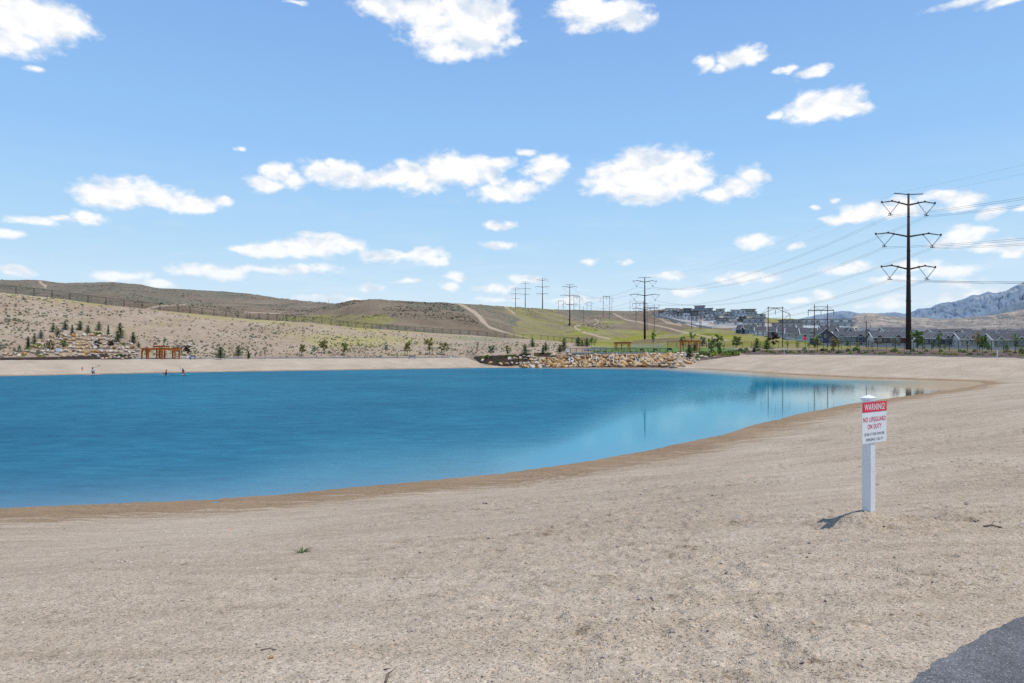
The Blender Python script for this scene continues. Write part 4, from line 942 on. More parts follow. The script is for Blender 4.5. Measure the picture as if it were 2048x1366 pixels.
for u, y, w_, h_, lb in [(965,722,12,7,'rounded pale boulder at the left tip of the mulch bed'),(981.5,727,11,7,'pale flat-topped boulder left of the mulch bed'),(1001,728,12,5,'low tan boulder along the mulch edge'),
    (1014,728,9,5.5,'pale boulder second along the lower mulch edge'),(1024,727,10,6,'tan boulder third along the lower mulch edge'),(1033,728,8,5,'small tan boulder along the lower mulch edge'),(1041,727,10,6,'tan boulder below the mulch terrace'),
    (1052,728,11,6,'pale boulder near the waterline left of the wall'),(1061,730,9,5,'small pale boulder at the waterline'),(1019,719,12,8,'large pale boulder in the upper left cluster'),
    (1030,719,12,8,'golden square boulder in the upper left cluster'),(1041,718,11,8,'cream boulder in the upper left cluster'),(1051,719,9,5,'flat pale boulder beside the cream boulder'),(1062,721,11,7,'pale boulder right of the upper cluster'),
    (1036,712,9,5,'tan boulder at the back of the cluster'),(1048,713,10,6,'pale boulder at the back of the cluster'),(1059,714,13,5,'long grey boulder at the back of the cluster'),(1068,715,10,5,'low boulder between two mulch patches'),
    (1075,721,10,7,'boulder left of the small mulch patch'),(1085,720,9,6,'tan boulder under the small mulch patch'),(1095,718,11,7,'golden boulder under the small mulch patch'),
    (1105,712,13,6,'pale boulder right of the small mulch patch'),(1109,708.5,13,5,'wide brown boulder at the top left of the wall'),(1097,730,15,6,'white boulder at the waterline left of the falls'),(1083,731,12,5,'pale boulder lowest left of the falls'),
    (1342,709,13,6,'tan boulder at the right end of the deck'),(1352,712,12,6,'pale boulder right of the deck end'),(1363,711,11,5,'tan boulder below the left pergola post'),(1349,718,15,8,'cream boulder at the right shoulder of the falls'),
    (1342,724,20,12,'largest pale boulder right of the falls'),(1352,729,18,10,'large tan boulder at the right waterline'),(1327,732,17,7,'white flat boulder at the right waterline'),(1347,735,18,6,'white boulder lowest at the right waterline'),
    (1361,726,11,7,'tan boulder among right side plants'),(1370,724,10,6,'pale boulder right of the small white sign'),(1377,727,12,6,'low tan boulder on the right sand edge'),(1382,722,9,7,'pale boulder behind the low tan boulder'),
    (1381,727,11,8,'brown rounded boulder on the right sand edge'),(1391,724,9,6,'pale boulder at the right sand edge'),(1398,720,9,6,'boulder at the lower end of the right bed'),(1373,717,10,5,'pale boulder under the bright spruce'),
    (1385,707,9,4,'pale boulder behind the bright spruce'),(1394,708,9,4,'pale boulder top right of the spruce'),(1402,714,13,6,'cream boulder in the right bed'),(1412,715,11,5,'pale boulder second in the right bed'),
    (1421,713,10,6,'tan boulder third in the right bed'),(1429,715,9,4,'small boulder last in the right bed'),(1367,707,12,5,'pale boulder below the pergola'),(1356,706.5,9,4,'small boulder right of the deck railing')]:
    X, Y, Z = hit(u, y+1); k = Y/F; golden = ('golden' in lb or 'brown' in lb or rr.random() < .2)
    rock('boulder', (X, Y, Z+h_*k*.32), (w_*k*1.05, w_*k*.8, h_*k*1.3), 'rock_gold' if golden else 'rock_pale', lb, 'boulders beside the waterfall', rs=rr)
# terraced garden boulders on the left
TER = [(100,232,672.5,6.5,7.5,'top course of the rock garden'), (82,240,680,6,8,'second course of the rock garden'), (70,262,687,5,8,'third course of the rock garden'), (128,196,693,6,8,'middle of the rock garden'),
       (68,274,697.5,6.5,9,'fourth course of the rock garden'), (50,276,704.5,6,9,'fifth course of the rock garden'), (0,276,710.5,5,9.5,'lowest course of the rock garden'), (196,272,717,5,8,'low wall in front of the garden'), (120,182,712.5,5,8,'foot of the rock garden')]
for u0, u1, y, h_, w_, wh in TER:
    u = u0
    while u < u1:
        k_ = rr.uniform(.6, 1.35); X, Y, Z = hit(u+w_*k_/2, y+rr.uniform(-2.2, 2.2)+2*abs((u-(u0+u1)/2)/(u1-u0))*(y < 690)*3); k = Y/F
        gold = rr.random() < .25+.5*math.exp(-((u-165)/35)**2)
        if not (wh.startswith('lowest') and rr.random() < .35):
            rock('boulder', (X, Y-.3, Z+h_*k*.35), (w_*k*k_*1.15, w_*k*.9, h_*k*rr.uniform(1.25, 1.8)), 'rock_gold' if gold else 'rock_pale',
                 ('golden' if gold else 'pale')+' boulder in the '+wh, ('golden' if gold else 'pale')+' boulders, '+wh, rs=rr)
        u += w_*k_
for k in range(70):
    u = -5+rr.random()**1.3*170; y = np.interp(u, fu, fR)+rr.uniform(1.5, 6); X, Y, Z = hit(u, y); s_ = rr.uniform(.4, 1.1)
    rock('rubble_stone', (X, Y, Z), (s_*1.3, s_, s_*.8), 'rock_pale', 'pale rubble stone under the fence at the hill crest', 'pale rubble stones along the hill crest', 'stone', rs=rr)
bl = sorted([o for o in C.objects if o.name.startswith('boulder') and o.type == 'MESH'], key=lambda o: -o.scale.x*o.scale.z/o.location.y**2)
V = []; Fa = []; mi = []; off = 0
for o in bl[285:]:
    mw = Matrix.LocRotScale(o.location, o.rotation_euler, o.scale); V += [tuple(mw @ v.co) for v in o.data.vertices]; fs = [tuple(i+off for i in q.vertices) for q in o.data.polygons]; Fa += fs
    mi += [int(o.data.materials[0] == M['rock_pale'])]*len(fs); off = len(V); bpy.data.objects.remove(o)
me = bpy.data.meshes.new('small_boulders'); me.from_pydata(V, [], Fa); me.materials.append(M['rock_gold']); me.materials.append(M['rock_pale']); me.polygons.foreach_set('material_index', mi)
o = bpy.data.objects.new('small_boulders', me); C.objects.link(o); tag(o, 'smallest filler boulders between the larger ones', 'boulders', kind='stuff')
# ------------------------------------------------------------------ falling water
wf_ = thing('waterfall', 'thin white streams running down the boulder wall into the lake', 'waterfall', (23, 153, 0))
for u, y0, y1 in [(1138,712,724),(1146,716,728),(1170,708,722),(1183,709,718),(1186,716,727),(1192,712,722),(1219,712,720),(1227,713,726),(1240,716,730),(1253,708,719),(1252,716,724),(1272,714,724),(1276,710,718),
                  (1279,718,729),(1286,712,720),(1303,720,730),(1312,714,724),(1316,719,729),(1325,717,726),(1200,722,733),(1213,720,731),(1160,722,732),(1295,708,716),(1234,706,714)]:
    pts = []; w_ = rr.uniform(.05, .11); ux = u
    for j in range(7):
        y = y0+(y1-y0)*j/6; f = (736-y)/28.; Y = 151.4+7.2*f-.75; ux += rr.uniform(-.6, .6)*(1 if j else 0); pts.append(Vector(((ux-1024)/F*Y-23, Y-153, CZ-(y-HR)/F*Y)))
    mb = MB()
    for a, b in zip(pts[:-1], pts[1:]): mb.bar(a, b, w_, .03, w2=w_*rr.uniform(.6, 1.3))
    mb.build('stream', 'stream', wf_)

# ================================================================== deck with railing
dY = 159.6; dx0, dx1 = (1135.5-1024)/F*dY, (1334-1024)/F*dY
dk = thing('viewing_deck', 'concrete viewing deck with black railing above the waterfall', 'deck', ((dx0+dx1)/2, dY, 3.43)); hw = (dx1-dx0)/2
MB().box(-hw, hw, 0, 4.2, -.34, 0).build('slab', 'concrete', dk)
MB().box(-hw-.1, -hw, .2, 4.2, -.42, .02).build('end_beam', 'concrete', dk)
for k in range(17):
    x = -hw+.6+k*(2*hw-.8)/16; MB().box(x-.055, x+.055, .10, .20, 0, .92).build('post', 'black', dk)
MB().box(-hw+.5, hw-.1, .105, .205, .90, .99).build('top_rail', 'black', dk)
rl = MB()
for zz in (.15, .34, .53, .72): rl.box(-hw+.5, hw-.1, .150, .158, zz, zz+.022)
rl.build('cable_rails', 'black', dk)
MB().bar((-hw+.55, .155, .95), (-hw-.35, .155, .45), .05).build('handrail', 'black', dk)
MB().box(hw-.12, hw-.06, .2, 3.6, .92, .98).build('side_rail', 'black', dk)

# ================================================================== pergolas
def pergola(u0, u1, yt, yb, label, Ymin=0):
    X, Y, Z = hit((u0+u1)/2, yb, Ymin); W_ = (u1-u0)/F*Y; h = (yb-yt)/F*Y
    t = thing('pergola', label, 'pergola', (X, Y, Z), .05); D_ = W_*.62; px = W_/2-.35
    for i in range(3):
        for sy in (-1, 1):
            x = -px+i*px; y = sy*(D_/2-.3)
            if i == 1 and sy == -1: continue
            MB().box(x-.1, x+.1, y-.1, y+.1, -.3, h-.42).build('post', 'cedar', t)
    for sy in (-1, 1):
        MB().box(-W_/2, W_/2, sy*(D_/2-.3)-.06, sy*(D_/2-.3)+.06, h-.42, h-.14).build('beam', 'cedar', t)
        for x, s_ in ((-px, 1), (px, -1), (0, 1), (0, -1)):
            MB().bar((x+s_*.1, sy*(D_/2-.3), h-.95), (x+s_*.62, sy*(D_/2-.3), h-.45), .09, up=(0,1,0)).build('brace', 'cedar', t)
    rf = MB()
    for k in range(11): x = -W_/2+.15+k*(W_-.3)/10; rf.box(x-.045, x+.045, -D_/2-.3, D_/2+.3, h-.14, h)
    rf.build('rafters', 'cedar', t)
    MB().box(-px*.7, px*.7, .1, .5, .42, .48).build('bench_seat', 'cedar', t)
    return t
pergola(1229, 1260.6, 684, 701.5, 'small orange-stained pergola on the lawn behind the deck', 160)
pergola(1361, 1399.5, 681, 705, 'orange-stained pergola behind the bright spruce on the right', 160)
X, Y, Z = hit(310, 718.4); k = Y/F; R_ = 37*k; h = 24.5*k
pg = thing('pergola', 'large eight-sided orange-stained pergola with raised centre on the far beach', 'pergola', (X, Y+R_*.6, Z-.02))
pts8 = [(R_*math.cos(a+.39)*.98, R_*.62*math.sin(a+.39)) for a in [i*math.pi/4 for i in range(8)]]
def kpost(x, y, z1): MB().box(x-.11, x+.11, y-.11, y+.11, -.4, z1).build('post', 'cedar', pg)
for i, (x, y) in enumerate(pts8):
    kpost(x, y, h-.62); x2, y2 = pts8[(i+1) % 8]
    MB().bar((x, y, h-.48), (x2, y2, h-.48), .11, .28).build('beam', 'cedar', pg)
    d = Vector((x2-x, y2-y, 0)).normalized()
    for a, s_ in (((x, y), 1), ((x2, y2), -1)): MB().bar(Vector((a[0], a[1], h-1.15))+d*s_*.1, Vector((a[0], a[1], h-.6))+d*s_*.6, .09).build('brace', 'cedar', pg)
for x, y in ((-.9, -.6), (.9, -.6), (.9, .6), (-.9, .6)): kpost(x*.55, y, h-.1)
rf = MB()
for i in range(40):
    a = 6.283*i/40; c, s_ = math.cos(a), math.sin(a); rf.bar((c*.9, s_*.6, h-.26), (c*(R_+.25), s_*(R_*.62+.25), h-.26), .06, .16)
rf.build('rafters', 'cedar', pg)
cu_ = MB()
for i in range(12): x = -1.25+i*2.5/11; cu_.box(x-.04, x+.04, -1.1, 1.1, h+.16, h+.30)
cu_.build('cupola_rafters', 'cedar', pg)
MB().box(-1.2, 1.2, -.66, -.54, h, h+.16).build('cupola_beam', 'cedar', pg); MB().box(-1.2, 1.2, .54, .66, h, h+.16).build('cupola_beam', 'cedar', pg)

# ================================================================== fences
def chain_fence(label, pts, hgt, step, mesh_alpha, pr_=.06):
    P_ = [Vector(p) for p in pts]; o = thing('chain_link_fence', label, 'fence', P_[0]); o0 = P_[0]
    # resample
    out = [P_[0]]; acc = 0
    for a, b in zip(P_[:-1], P_[1:]):
        n = max(1, int((b-a).length/1.)); 
        for j in range(n):
            q = a.lerp(b, (j+1)/n); acc += (b-a).length/n
            if acc >= step: out.append(q); acc = 0
    out = [Vector((p.x, p.y, tz(p.x, p.y))) for p in out]; rail = MB(); msh = MB()
    for i, p in enumerate(out):
        q = p-o0; MB().tube([q-Vector((0,0,.2)), q+Vector((0,0,hgt))], pr_, 6).build('post', 'black', o)
        if i+1 < len(out):
            r = out[i+1]-o0
            rail.bar(q+Vector((0,0,hgt-.04)), r+Vector((0,0,hgt-.04)), .075)
            msh.add([q+Vector((0,0,.05)), r+Vector((0,0,.05)), r+Vector((0,0,hgt-.08)), q+Vector((0,0,hgt-.08))], [(0,1,2,3)])
    rail.build('top_rail', 'black', o); msh.build('wire_mesh', mesh_alpha, o); return o
m, nt, b = mat('chain_link'); out_ = nt.nodes['Material Output']; b.inputs['Base Color'].default_value = (.03, .03, .032, 1)
tcn = N(nt, 'ShaderNodeNewGeometry'); wv = noise(nt, 9., 2, .5, tcn.outputs['Position']); tr_ = N(nt, 'ShaderNodeBsdfTransparent'); mx_ = N(nt, 'ShaderNodeMixShader')
L(nt, math_(nt, 'MULTIPLY_ADD', wv.outputs[0], .15, .76), mx_.inputs[0]); L(nt, b.outputs[0], mx_.inputs[1]); L(nt, tr_.outputs[0], mx_.inputs[2]); L(nt, mx_.outputs[0], out_.inputs[0]); M['chain'] = m
chain_fence('long black chain-link fence descending the bare hillside', [((u-1024)/F*float(FY(u)), float(FY(u)), tz((u-1024)/F*float(FY(u)), float(FY(u)))) for u in range(-40, 1206, 12)], 2.15, 3.35, 'chain', .10)
chain_fence('black chain-link fence behind the right mulch bed', [((u-1024)/F*float(FY(u)), float(FY(u)), tz((u-1024)/F*float(FY(u)), float(FY(u)))) for u in range(1335, 2120, 12)], 2.15, 3.1, 'chain')
pf = thing('picket_fence', 'pale grey picket fence on the lawn at the foot of the steel pylon', 'fence', hit(1297, 694.5, 165)); kY = pf.location.y/F
for k in range(32):
    x = (k-15.5)*2.05*kY; hh = 6.2*kY*(1+.12*math.sin(k*1.9)); MB().box(x-.09, x+.09, -.02, .02, -.3, hh).build('picket', 'w_stone', pf)
for zz in (.25, .7): MB().box(-33*kY, 33*kY, .02, .06, zz, zz+.07).build('rail', 'w_stone', pf)

# ================================================================== small signs, benches, bin
def small_sign(u, yt, yb, bw_, label, rz=0., bh=.42):
    X, Y, Z = hit(u, yb); h = (yb-yt)/F*Y; o = thing('beach_sign', label, 'sign', (X, Y, Z), rz)
    MB().box(-.055, .055, -.055, .055, -.2, h).build('post', 'white', o); w2 = bw_/F*Y/2
    MB().box(-w2, w2, -.075, -.058, h*(1-bh)-.03, h-.06).build('board', 'signface', o)
    MB().box(-w2*.96, w2*.96, -.082, -.077, h-.06-h*bh*.24, h-.07).build('header', 'red', o) if 'red' in label else None
    return o
small_sign(376, 710.3, 722.3, 5, 'small white sign on the far beach beside the round pergola')
small_sign(902.5, 712.5, 720.5, 4.4, 'small white sign on the far beach right of the bench')
small_sign(1370.5, 706, 718, 4.6, 'small white sign among boulders by the bright spruce', -.3)
small_sign(1568.4, 697, 710.5, 3.4, 'white sign post seen edge-on on the right beach', 1.2)
small_sign(1994.5, 700, 721, 5.5, 'white sign post on the sand near the right edge', .9)
def panel_sign(u, yt, yb, w_, label, z=None):
    X, Y, Z = hit(u, yb, 0); k = Y/F; o = thing('panel_sign', label, 'sign', (X, Y-.3, Z), 0); h = (yb-yt)*k
    for s_ in (-1, 1): MB().box(s_*w_*k*.4-.04, s_*w_*k*.4+.04, -.04, .04, -.2, h*.5).build('leg', 'galv', o)
    MB().box(-w_*k/2, w_*k/2, -.06, -.02, h*.3, h).build('panel', 'signface', o)
panel_sign(119, 696.5, 706, 9, 'white panel on the left of the rock garden boulders'); panel_sign(204, 697.5, 705.5, 6.5, 'white panel low in the middle of the rock garden')
panel_sign(1134.5, 697.5, 706.5, 6, 'white notice panel at the left end of the deck')
def bench(u, yt, yb, w_, label, cat='bench', m_='galv', Ymin=0):
    X, Y, Z = hit(u, yb, Ymin); k = Y/F; o = thing('bench', label, cat, (X, Y, Z)); h = (yb-yt)*k; w2 = w_*k/2
    for s_ in (-1, 1): MB().box(s_*(w2-.08)-.05, s_*(w2-.08)+.05, -.28, .28, -.1, h*.6).build('leg', m_, o)
    MB().box(-w2, w2, -.3, .3, h*.55, h*.63).build('seat', m_, o); MB().box(-w2*.93, w2*.93, .28, .34, h*.63, h).build('backrest', m_, o); return o
bench(824, 711, 717.6, 14, 'grey metal bench at the foot of the hillside'); bench(385, 710.3, 718.2, 11, 'grey metal bench beside the round pergola')
bench(1284, 698, 703.5, 8, 'dark bench on the lawn behind the railing', m_='black', Ymin=158); bench(1311, 698, 703.5, 9, 'second dark bench on the lawn near the railing end', m_='black', Ymin=158)
bench(1339.5, 696, 705, 10, 'black picnic bench at the right end of the deck', m_='black', Ymin=156)
X, Y, Z = hit(1508.5, 704.8); k = Y/F
tb = thing('trash_bin', 'black domed trash bin where the path meets the right beach', 'bin', (X, Y, Z))
MB().tube([(0,0,0),(0,0,.08),(0,0,6.6*k)], [2.3*k, 2.6*k, 2.7*k], 16).build('body', 'black', tb); MB().tube([(0,0,6.6*k),(0,0,7.1*k),(0,0,9*k),(0,0,9.8*k)], [2.8*k, 2.8*k, 2.2*k, .8*k], 16).build('lid', 'black', tb)
X, Y, Z = hit(1644.5, 703); k = Y/F
bb = thing('covered_grill', 'low black rounded object between the H frame poles in the bed', 'grill', (X, Y, Z))
MB().tube([(-4*k,0,.2),(-2.5*k,0,3*k),(0,0,4*k),(2.5*k,0,4*k),(4*k,0,.3)], [.5*k, 2.2*k, 2.6*k, 2.2*k, .5*k], 10).build('cover', 'black', bb, smooth=True); MB().box(-2*k, 2*k, -.2, .2, -.2, 2*k).build('base', 'black', bb)
X, Y, Z = hit(1609.5, 684, 200); k = 260/F
um = thing('red_umbrella', 'small red sunshade in a yard behind the vinyl fence', 'umbrella', ((1609.5-1024)/F*262, 262, CZ+(HR-681)/F*262)); ub = MB()
ub.add([(-2.6*k,-1.6*k,1.6*k),(2.6*k,-1.6*k,1.6*k),(2.6*k,1.6*k,1.6*k),(-2.6*k,1.6*k,1.6*k),(-2*k,0,8*k),(2*k,0,8*k)], [(0,1,5,4),(2,3,4,5),(1,2,5),(3,0,4),(3,2,1,0)]); ub.build('canopy', 'red', um)
MB().tube([(0,0,-1.),(0,0,1.7*k)], .05, 6).build('pole', 'galv', um)

# ================================================================== steel pylons and conductors
def pylon(u, Y, yt, label, detail=True, hscale=1.):
    X = (u-1024)/F*Y; ztop = CZ+(HR-yt)/F*Y; zb = ztop-39.2; zt = tz(X, Y)
    if abs(zt-zb) < 7: zb = zt
    H_ = ztop-zb; o = thing('transmission_pylon', label, 'pylon', (X, Y, zb), math.atan2(X and (21)/228., 1)*-1 if False else .09, 'steel transmission pylons')
    rb = .66 if detail else .62
    pole = MB().tube([(0,0,-.5),(0,0,H_*.33),(0,0,H_*.66),(0,0,H_)], [rb, rb*.82, rb*.56, .24], 14); pole.build('pole', 'steel', o, smooth=True)
    if detail:
        for zz in (H_*.14, H_*.31, H_*.47, H_*.63, H_*.85):
            r = np.interp(zz, [0, H_*.33, H_*.66, H_], [rb, rb*.82, rb*.56, .24]); MB().tube([(0,0,zz),(0,0,zz+.18)], r*1.12+.02, 14).build('flange', 'steel', o)
    tk = 1. if detail else 1.25
    mb = MB()
    for s_ in (-1, 1): mb.bar((s_*.2, 0, H_-.25), (s_*3.8, 0, H_-.02), .16*tk, .2*tk)
    mb.build('top_crossarm', 'steel', o); att = []
    for s_ in (-1, 1): att.append((s_*3.8, H_-.1))
    for zz, tip, inner, vx in ((H_-2.7, 7., 2.5, 4.75), (H_-10.6, 8.6, 3.9, 6.3), (H_-18.7, 7.1, 2.7, 4.9)):
        for s_ in (-1, 1):
            arm = MB(); pr = [(s_*.3, 0, zz-.1), (s_*tip*.62, 0, zz+.75), (s_*tip, 0, zz+.35)]
            arm.tube(pr, [.22*tk, .15*tk, .12*tk], 8)
            if detail:
                for fx in (tip, inner, (tip*.62)): arm.box(s_*fx-.14, s_*fx+.14, -.14, .14, zz+.2+(.35 if fx == tip*.62 else 0), zz+.7+(.3 if fx == tip*.62 else 0))
            a_ = arm.build('davit_arm', 'steel', o)
            z2 = zz-2.5
            if detail:
                for fx, zf in ((tip, zz+.25), (inner, zz+.35)):
                    st = MB(); A = Vector((s_*fx, 0, zf)); B = Vector((s_*vx, 0, z2+.2))
                    for j in range(15): c = A.lerp(B, (j+.5)/15); st.tube([c-(B-A).normalized()*.03, c+(B-A).normalized()*.03], .11, 8)
                    st.bar(A, B, .05); st.build('insulator_string', 'insul', o)
                yk = MB().box(s_*vx-.25, s_*vx+.25, -.05, .05, z2+.05, z2+.2); yk.box(s_*vx-.04, s_*vx+.04, -.04, .04, z2-.35, z2+.1); yk.build('yoke_plate', 'steel', o)
                for dx_, dz_ in ((-.23, -.25), (.23, -.25), (-.23, .1)):
                    cl_ = MB().box(s_*vx+dx_-.07, s_*vx+dx_+.07, -.5, .5, z2+dz_-.07, z2+dz_+.07); cl_.build('clamp', 'steel', o)
            else: MB().bar((s_*tip, 0, zz+.25), (s_*vx, 0, z2), .10).bar((s_*inner, 0, zz+.3), (s_*vx, 0, z2), .10).build('insulator_pair', 'insul', o)
            att.append((s_*vx, z2-.3))
    return o, [Vector((X+a*math.cos(.09), Y+a*math.sin(.09), zb+z)) for a, z in att]
P1, A1 = pylon(1817, 170, 387, 'nearest tall dark steel pylon rising right of the lake')
P2, A2 = pylon(1289.5, 398, 554.5, 'second steel pylon rising behind the deck and small pergola')
P3, A3 = pylon(1139.5, 624, 568.5, 'third steel pylon standing on the green slope', False)
P4, A4 = pylon(1085, 795, 556, 'fourth steel pylon on the ridge line', False)
P5, A5 = pylon(1050.5, 986, 563, 'fifth steel pylon beyond the ridge', False)
P6, A6 = pylon(1031, 1120, 575, 'farthest and shortest looking steel pylon beyond the ridge', False)
dv = Vector((-21, 228, 0))*1.; A0 = [a-Vector((-20.5, 228, 2.5)) for a in A1]
nm = ['left shield wire', 'right shield wire', 'upper left conductor pair', 'upper right conductor pair', 'middle left conductor pair', 'middle right conductor pair', 'lower left conductor pair', 'lower right conductor pair']
def span(a, b, sag, r, label, pair):
    o = thing('power_line', label, 'cable', a, group='conductors strung between the pylons')
    for j, off in enumerate((((-.23, 0), (.23, -.3)) if pair else ((0, 0),))):
        n = 24; pts = []
        for i in range(n+1):
            t = i/n; p = a.lerp(b, t)-a; p = p+Vector((off[0], 0, off[1]-sag*4*t*(1-t))); pts.append(p)
        MB().tube(pts, r, 4, False).build('strand', 'wire', o)
for k in range(8):
    pr = k > 1; r = .023 if pr else .010
    span(A1[k], A2[k], 7.5 if pr else 5, r, nm[k]+' between the nearest and second pylons', pr)
    span(A1[k], A0[k], 7 if pr else 5, r, nm[k]+' running from the nearest pylon past the viewer', pr)
    if pr: span(A2[k], A3[k], 7, .024, nm[k]+' between the second and third pylons', pr)

# ================================================================== wooden H frames and poles
def hframe(u0, u1, yt, yb, Y, label, style=0, mt='pole', r=.2, ybl=None):
    xa, xb = (u0-1024)/F*Y, (u1-1024)/F*Y; xm = (xa+xb)/2; zt = CZ+(HR-yt)/F*Y; z0 = CZ+(HR-yb)/F*Y; H_ = zt-z0; g = (xb-xa)/2
    o = thing('h_frame_pylon', label, 'pylon', (xm, Y, z0), 0, 'wooden H frame pylons')
    for s_ in (-1, 1): MB().tube([(s_*g,0,-2.),(s_*g,0,H_)], [r, r*.7], 8).build('pole', mt, o)
    k = g
    if style == 0:
        MB().box(-k*1.05, k*1.05, -.12, .12, H_-.05*H_, H_-.03*H_).build('crossarm', 'polegrey', o)
        for s_ in (-1, 1):
            MB().bar((0,.0,H_*.955), (s_*k*2.03, 0, H_*.81), .16).build('brace_arm', 'polegrey', o)
            MB().bar((s_*k,.0,H_*.98), (s_*k*2.03, 0, H_*.81), .07).build('tie_rod', 'polegrey', o)
            MB().bar((s_*k*2.03, .1, H_*.81), (-s_*k*.75, .1, H_*.40), .11).build('x_brace', 'polegrey', o)
        xs_ = ((0, .93), (-k*2.03, .80), (k*2.03, .80))
    else:
        MB().box(-k*1.95, k*1.95, -.12, .12, H_*.855, H_*.875).build('crossarm', 'polegrey', o); MB().box(-k*.9, k*.9, -.05, .05, H_*.945, H_*.955).build('tie_rod', 'polegrey', o)
        for s_ in (-1, 1):
            MB().bar((s_*k,0,H_*.95), (s_*k*1.95, 0, H_*.87), .07).build('tie_rod', 'polegrey', o); MB().bar((s_*k,0,H_*.94), (0, 0, H_*.87), .09).build('brace_arm', 'polegrey', o)
            MB().bar((s_*k, .1, H_*.68), (-s_*k, .1, H_*.30), .11).build('x_brace', 'polegrey', o)
        xs_ = ((0, .86), (-k*1.93, .86), (k*1.93, .86))
    for x, z in xs_: MB().tube([(x,0,H_*z),(x,0,H_*(z-.13))], .11 if mt == 'pole' else .16, 6).build('insulator', 'insul', o)
    return o
Yh = hit(1550, 695, 215)[1]; hframe(1536.4, 1565.2, 612.7, 695, max(Yh, 235), 'wooden H frame with slanting arms and X brace, left of the two near ones', 0)
Yh = hit(1642, 695.5, 205)[1]; hframe(1628.8, 1655.2, 609, 696, max(Yh, 225), 'wooden H frame with flat crossarm, right of the two near ones', 1)
for u0, u1, yt, yb, Y, st, lb in [(1117,1126.6,600.4,622,900,0,'faint H frame left of the third pylon on the skyline'), (1147.7,1159,592,622,860,0,'H frame just right of the third pylon'),
    (1174,1182.5,603.5,621,980,0,'smallest faint H frame on the skyline'), (1206.6,1219.3,591,633,760,0,'grey H frame standing centre of the slope'),
    (1272,1287,602,640,620,1,'grey H frame just left of the second pylon'), (1294,1308.7,609,655,560,1,'grey H frame behind the second pylon'), (1383.3,1400,622,659,480,1,'grey H frame in front of the hill houses')]:
    hframe(u0, u1, yt, yb, Y, lb, st, 'polegrey', .26)
def wpole(u, yt, yb, Y, label, mt='polegrey', arm=False):
    z0 = CZ+(HR-yb)/F*Y; H_ = (yb-yt)/F*Y; o = thing('utility_pole', label, 'pole', ((u-1024)/F*Y, Y, z0)); MB().tube([(0,0,-1),(0,0,H_)], [.2, .13], 7).build('shaft', mt, o)
    MB().box(-.9, .9, -.06, .06, H_*.93, H_*.95).build('crossarm', mt, o) if arm else MB().tube([(0,0,H_),(0,0,H_+.25)], .07, 6).build('cap', 'insul', o)
wpole(1166.8, 613, 643, 620, 'single wooden pole on the slope right of the third pylon'); wpole(1223.5, 603, 626, 800, 'short pole right of the centre H frame'); wpole(1260, 598, 625, 760, 'single pole on the skyline left of the second pylon')
wpole(1318, 609, 636, 600, 'pole at the left end of the hill houses', arm=True); wpole(1402.5, 621, 655, 500, 'pole beside the H frame in front of the hill houses')
wpole(1525.6, 643, 676, 400, 'reddish pole in front of the navy gabled house', 'pole'); wpole(1732.6, 641, 697, 245, 'brown wooden pole in front of the green-grey row houses', 'pole', True)
wpole(1741.2, 646, 656, 560, 'tiny distant pole against the tan foothill'); wpole(657, 600, 604, 850, 'tiny pole on the left ridge', arm=True)
# ================================================================== houses
def gable_roof(mb, tr, x0, x1, y0, y1, ze, zr, axis='x', th=.22, ov=.45):
    """two roof slabs and white rake boards; axis = direction of the ridge"""
    def T(a, b, c): return (a, b, c) if axis == 'x' else (b, a, c)
    if axis == 'x': a0, a1, b0, b1 = x0-ov, x1+ov, y0, y1
    else: a0, a1, b0, b1 = y0-ov, y1+ov, x0, x1
    bm_ = (b0+b1)/2; sl = (zr-ze)/(bm_-b0)
    for s_, be in ((-1, b0), (1, b1)):
        eb = be+s_*ov; ez = ze-sl*ov
        vs = [T(a0, eb, ez), T(a1, eb, ez), T(a1, bm_, zr), T(a0, bm_, zr), T(a0, eb, ez+th), T(a1, eb, ez+th), T(a1, bm_, zr+th), T(a0, bm_, zr+th)]
        mb.add(vs, [(0,1,2,3),(4,5,6,7),(0,1,5,4),(1,2,6,5),(2,3,7,6),(3,0,4,7)])
        for a in (a0-.03, a1+.03): tr.bar(T(a, eb, ez+.08), T(a, bm_, zr+.08), .12, .32, up=T(1, 0, 0))
        tr.bar(T(a0, eb+s_*.03, ez+.1), T(a1, eb+s_*.03, ez+.1), .08, .22)
def prism(mb, x0, x1, y0, y1, z0, ze, zr, axis='x'):
    if axis == 'x':
        ym = (y0+y1)/2
        mb.add([(x0,y0,z0),(x1,y0,z0),(x1,y1,z0),(x0,y1,z0),(x0,y0,ze),(x1,y0,ze),(x1,y1,ze),(x0,y1,ze),(x0,ym,zr),(x1,ym,zr)],
               [(3,2,1,0),(0,1,5,4),(2,3,7,6),(1,2,6,9,5),(3,0,4,8,7),(4,5,9,8),(6,7,8,9)])
    else:
        xm = (x0+x1)/2
        mb.add([(x0,y0,z0),(x1,y0,z0),(x1,y1,z0),(x0,y1,z0),(x0,y0,ze),(x1,y0,ze),(x1,y1,ze),(x0,y1,ze),(xm,y0,zr),(xm,y1,zr)],
               [(3,2,1,0),(0,1,5,8,4),(2,3,7,9,6),(1,2,6,5),(3,0,4,7),(4,8,9,7),(8,5,6,9)])
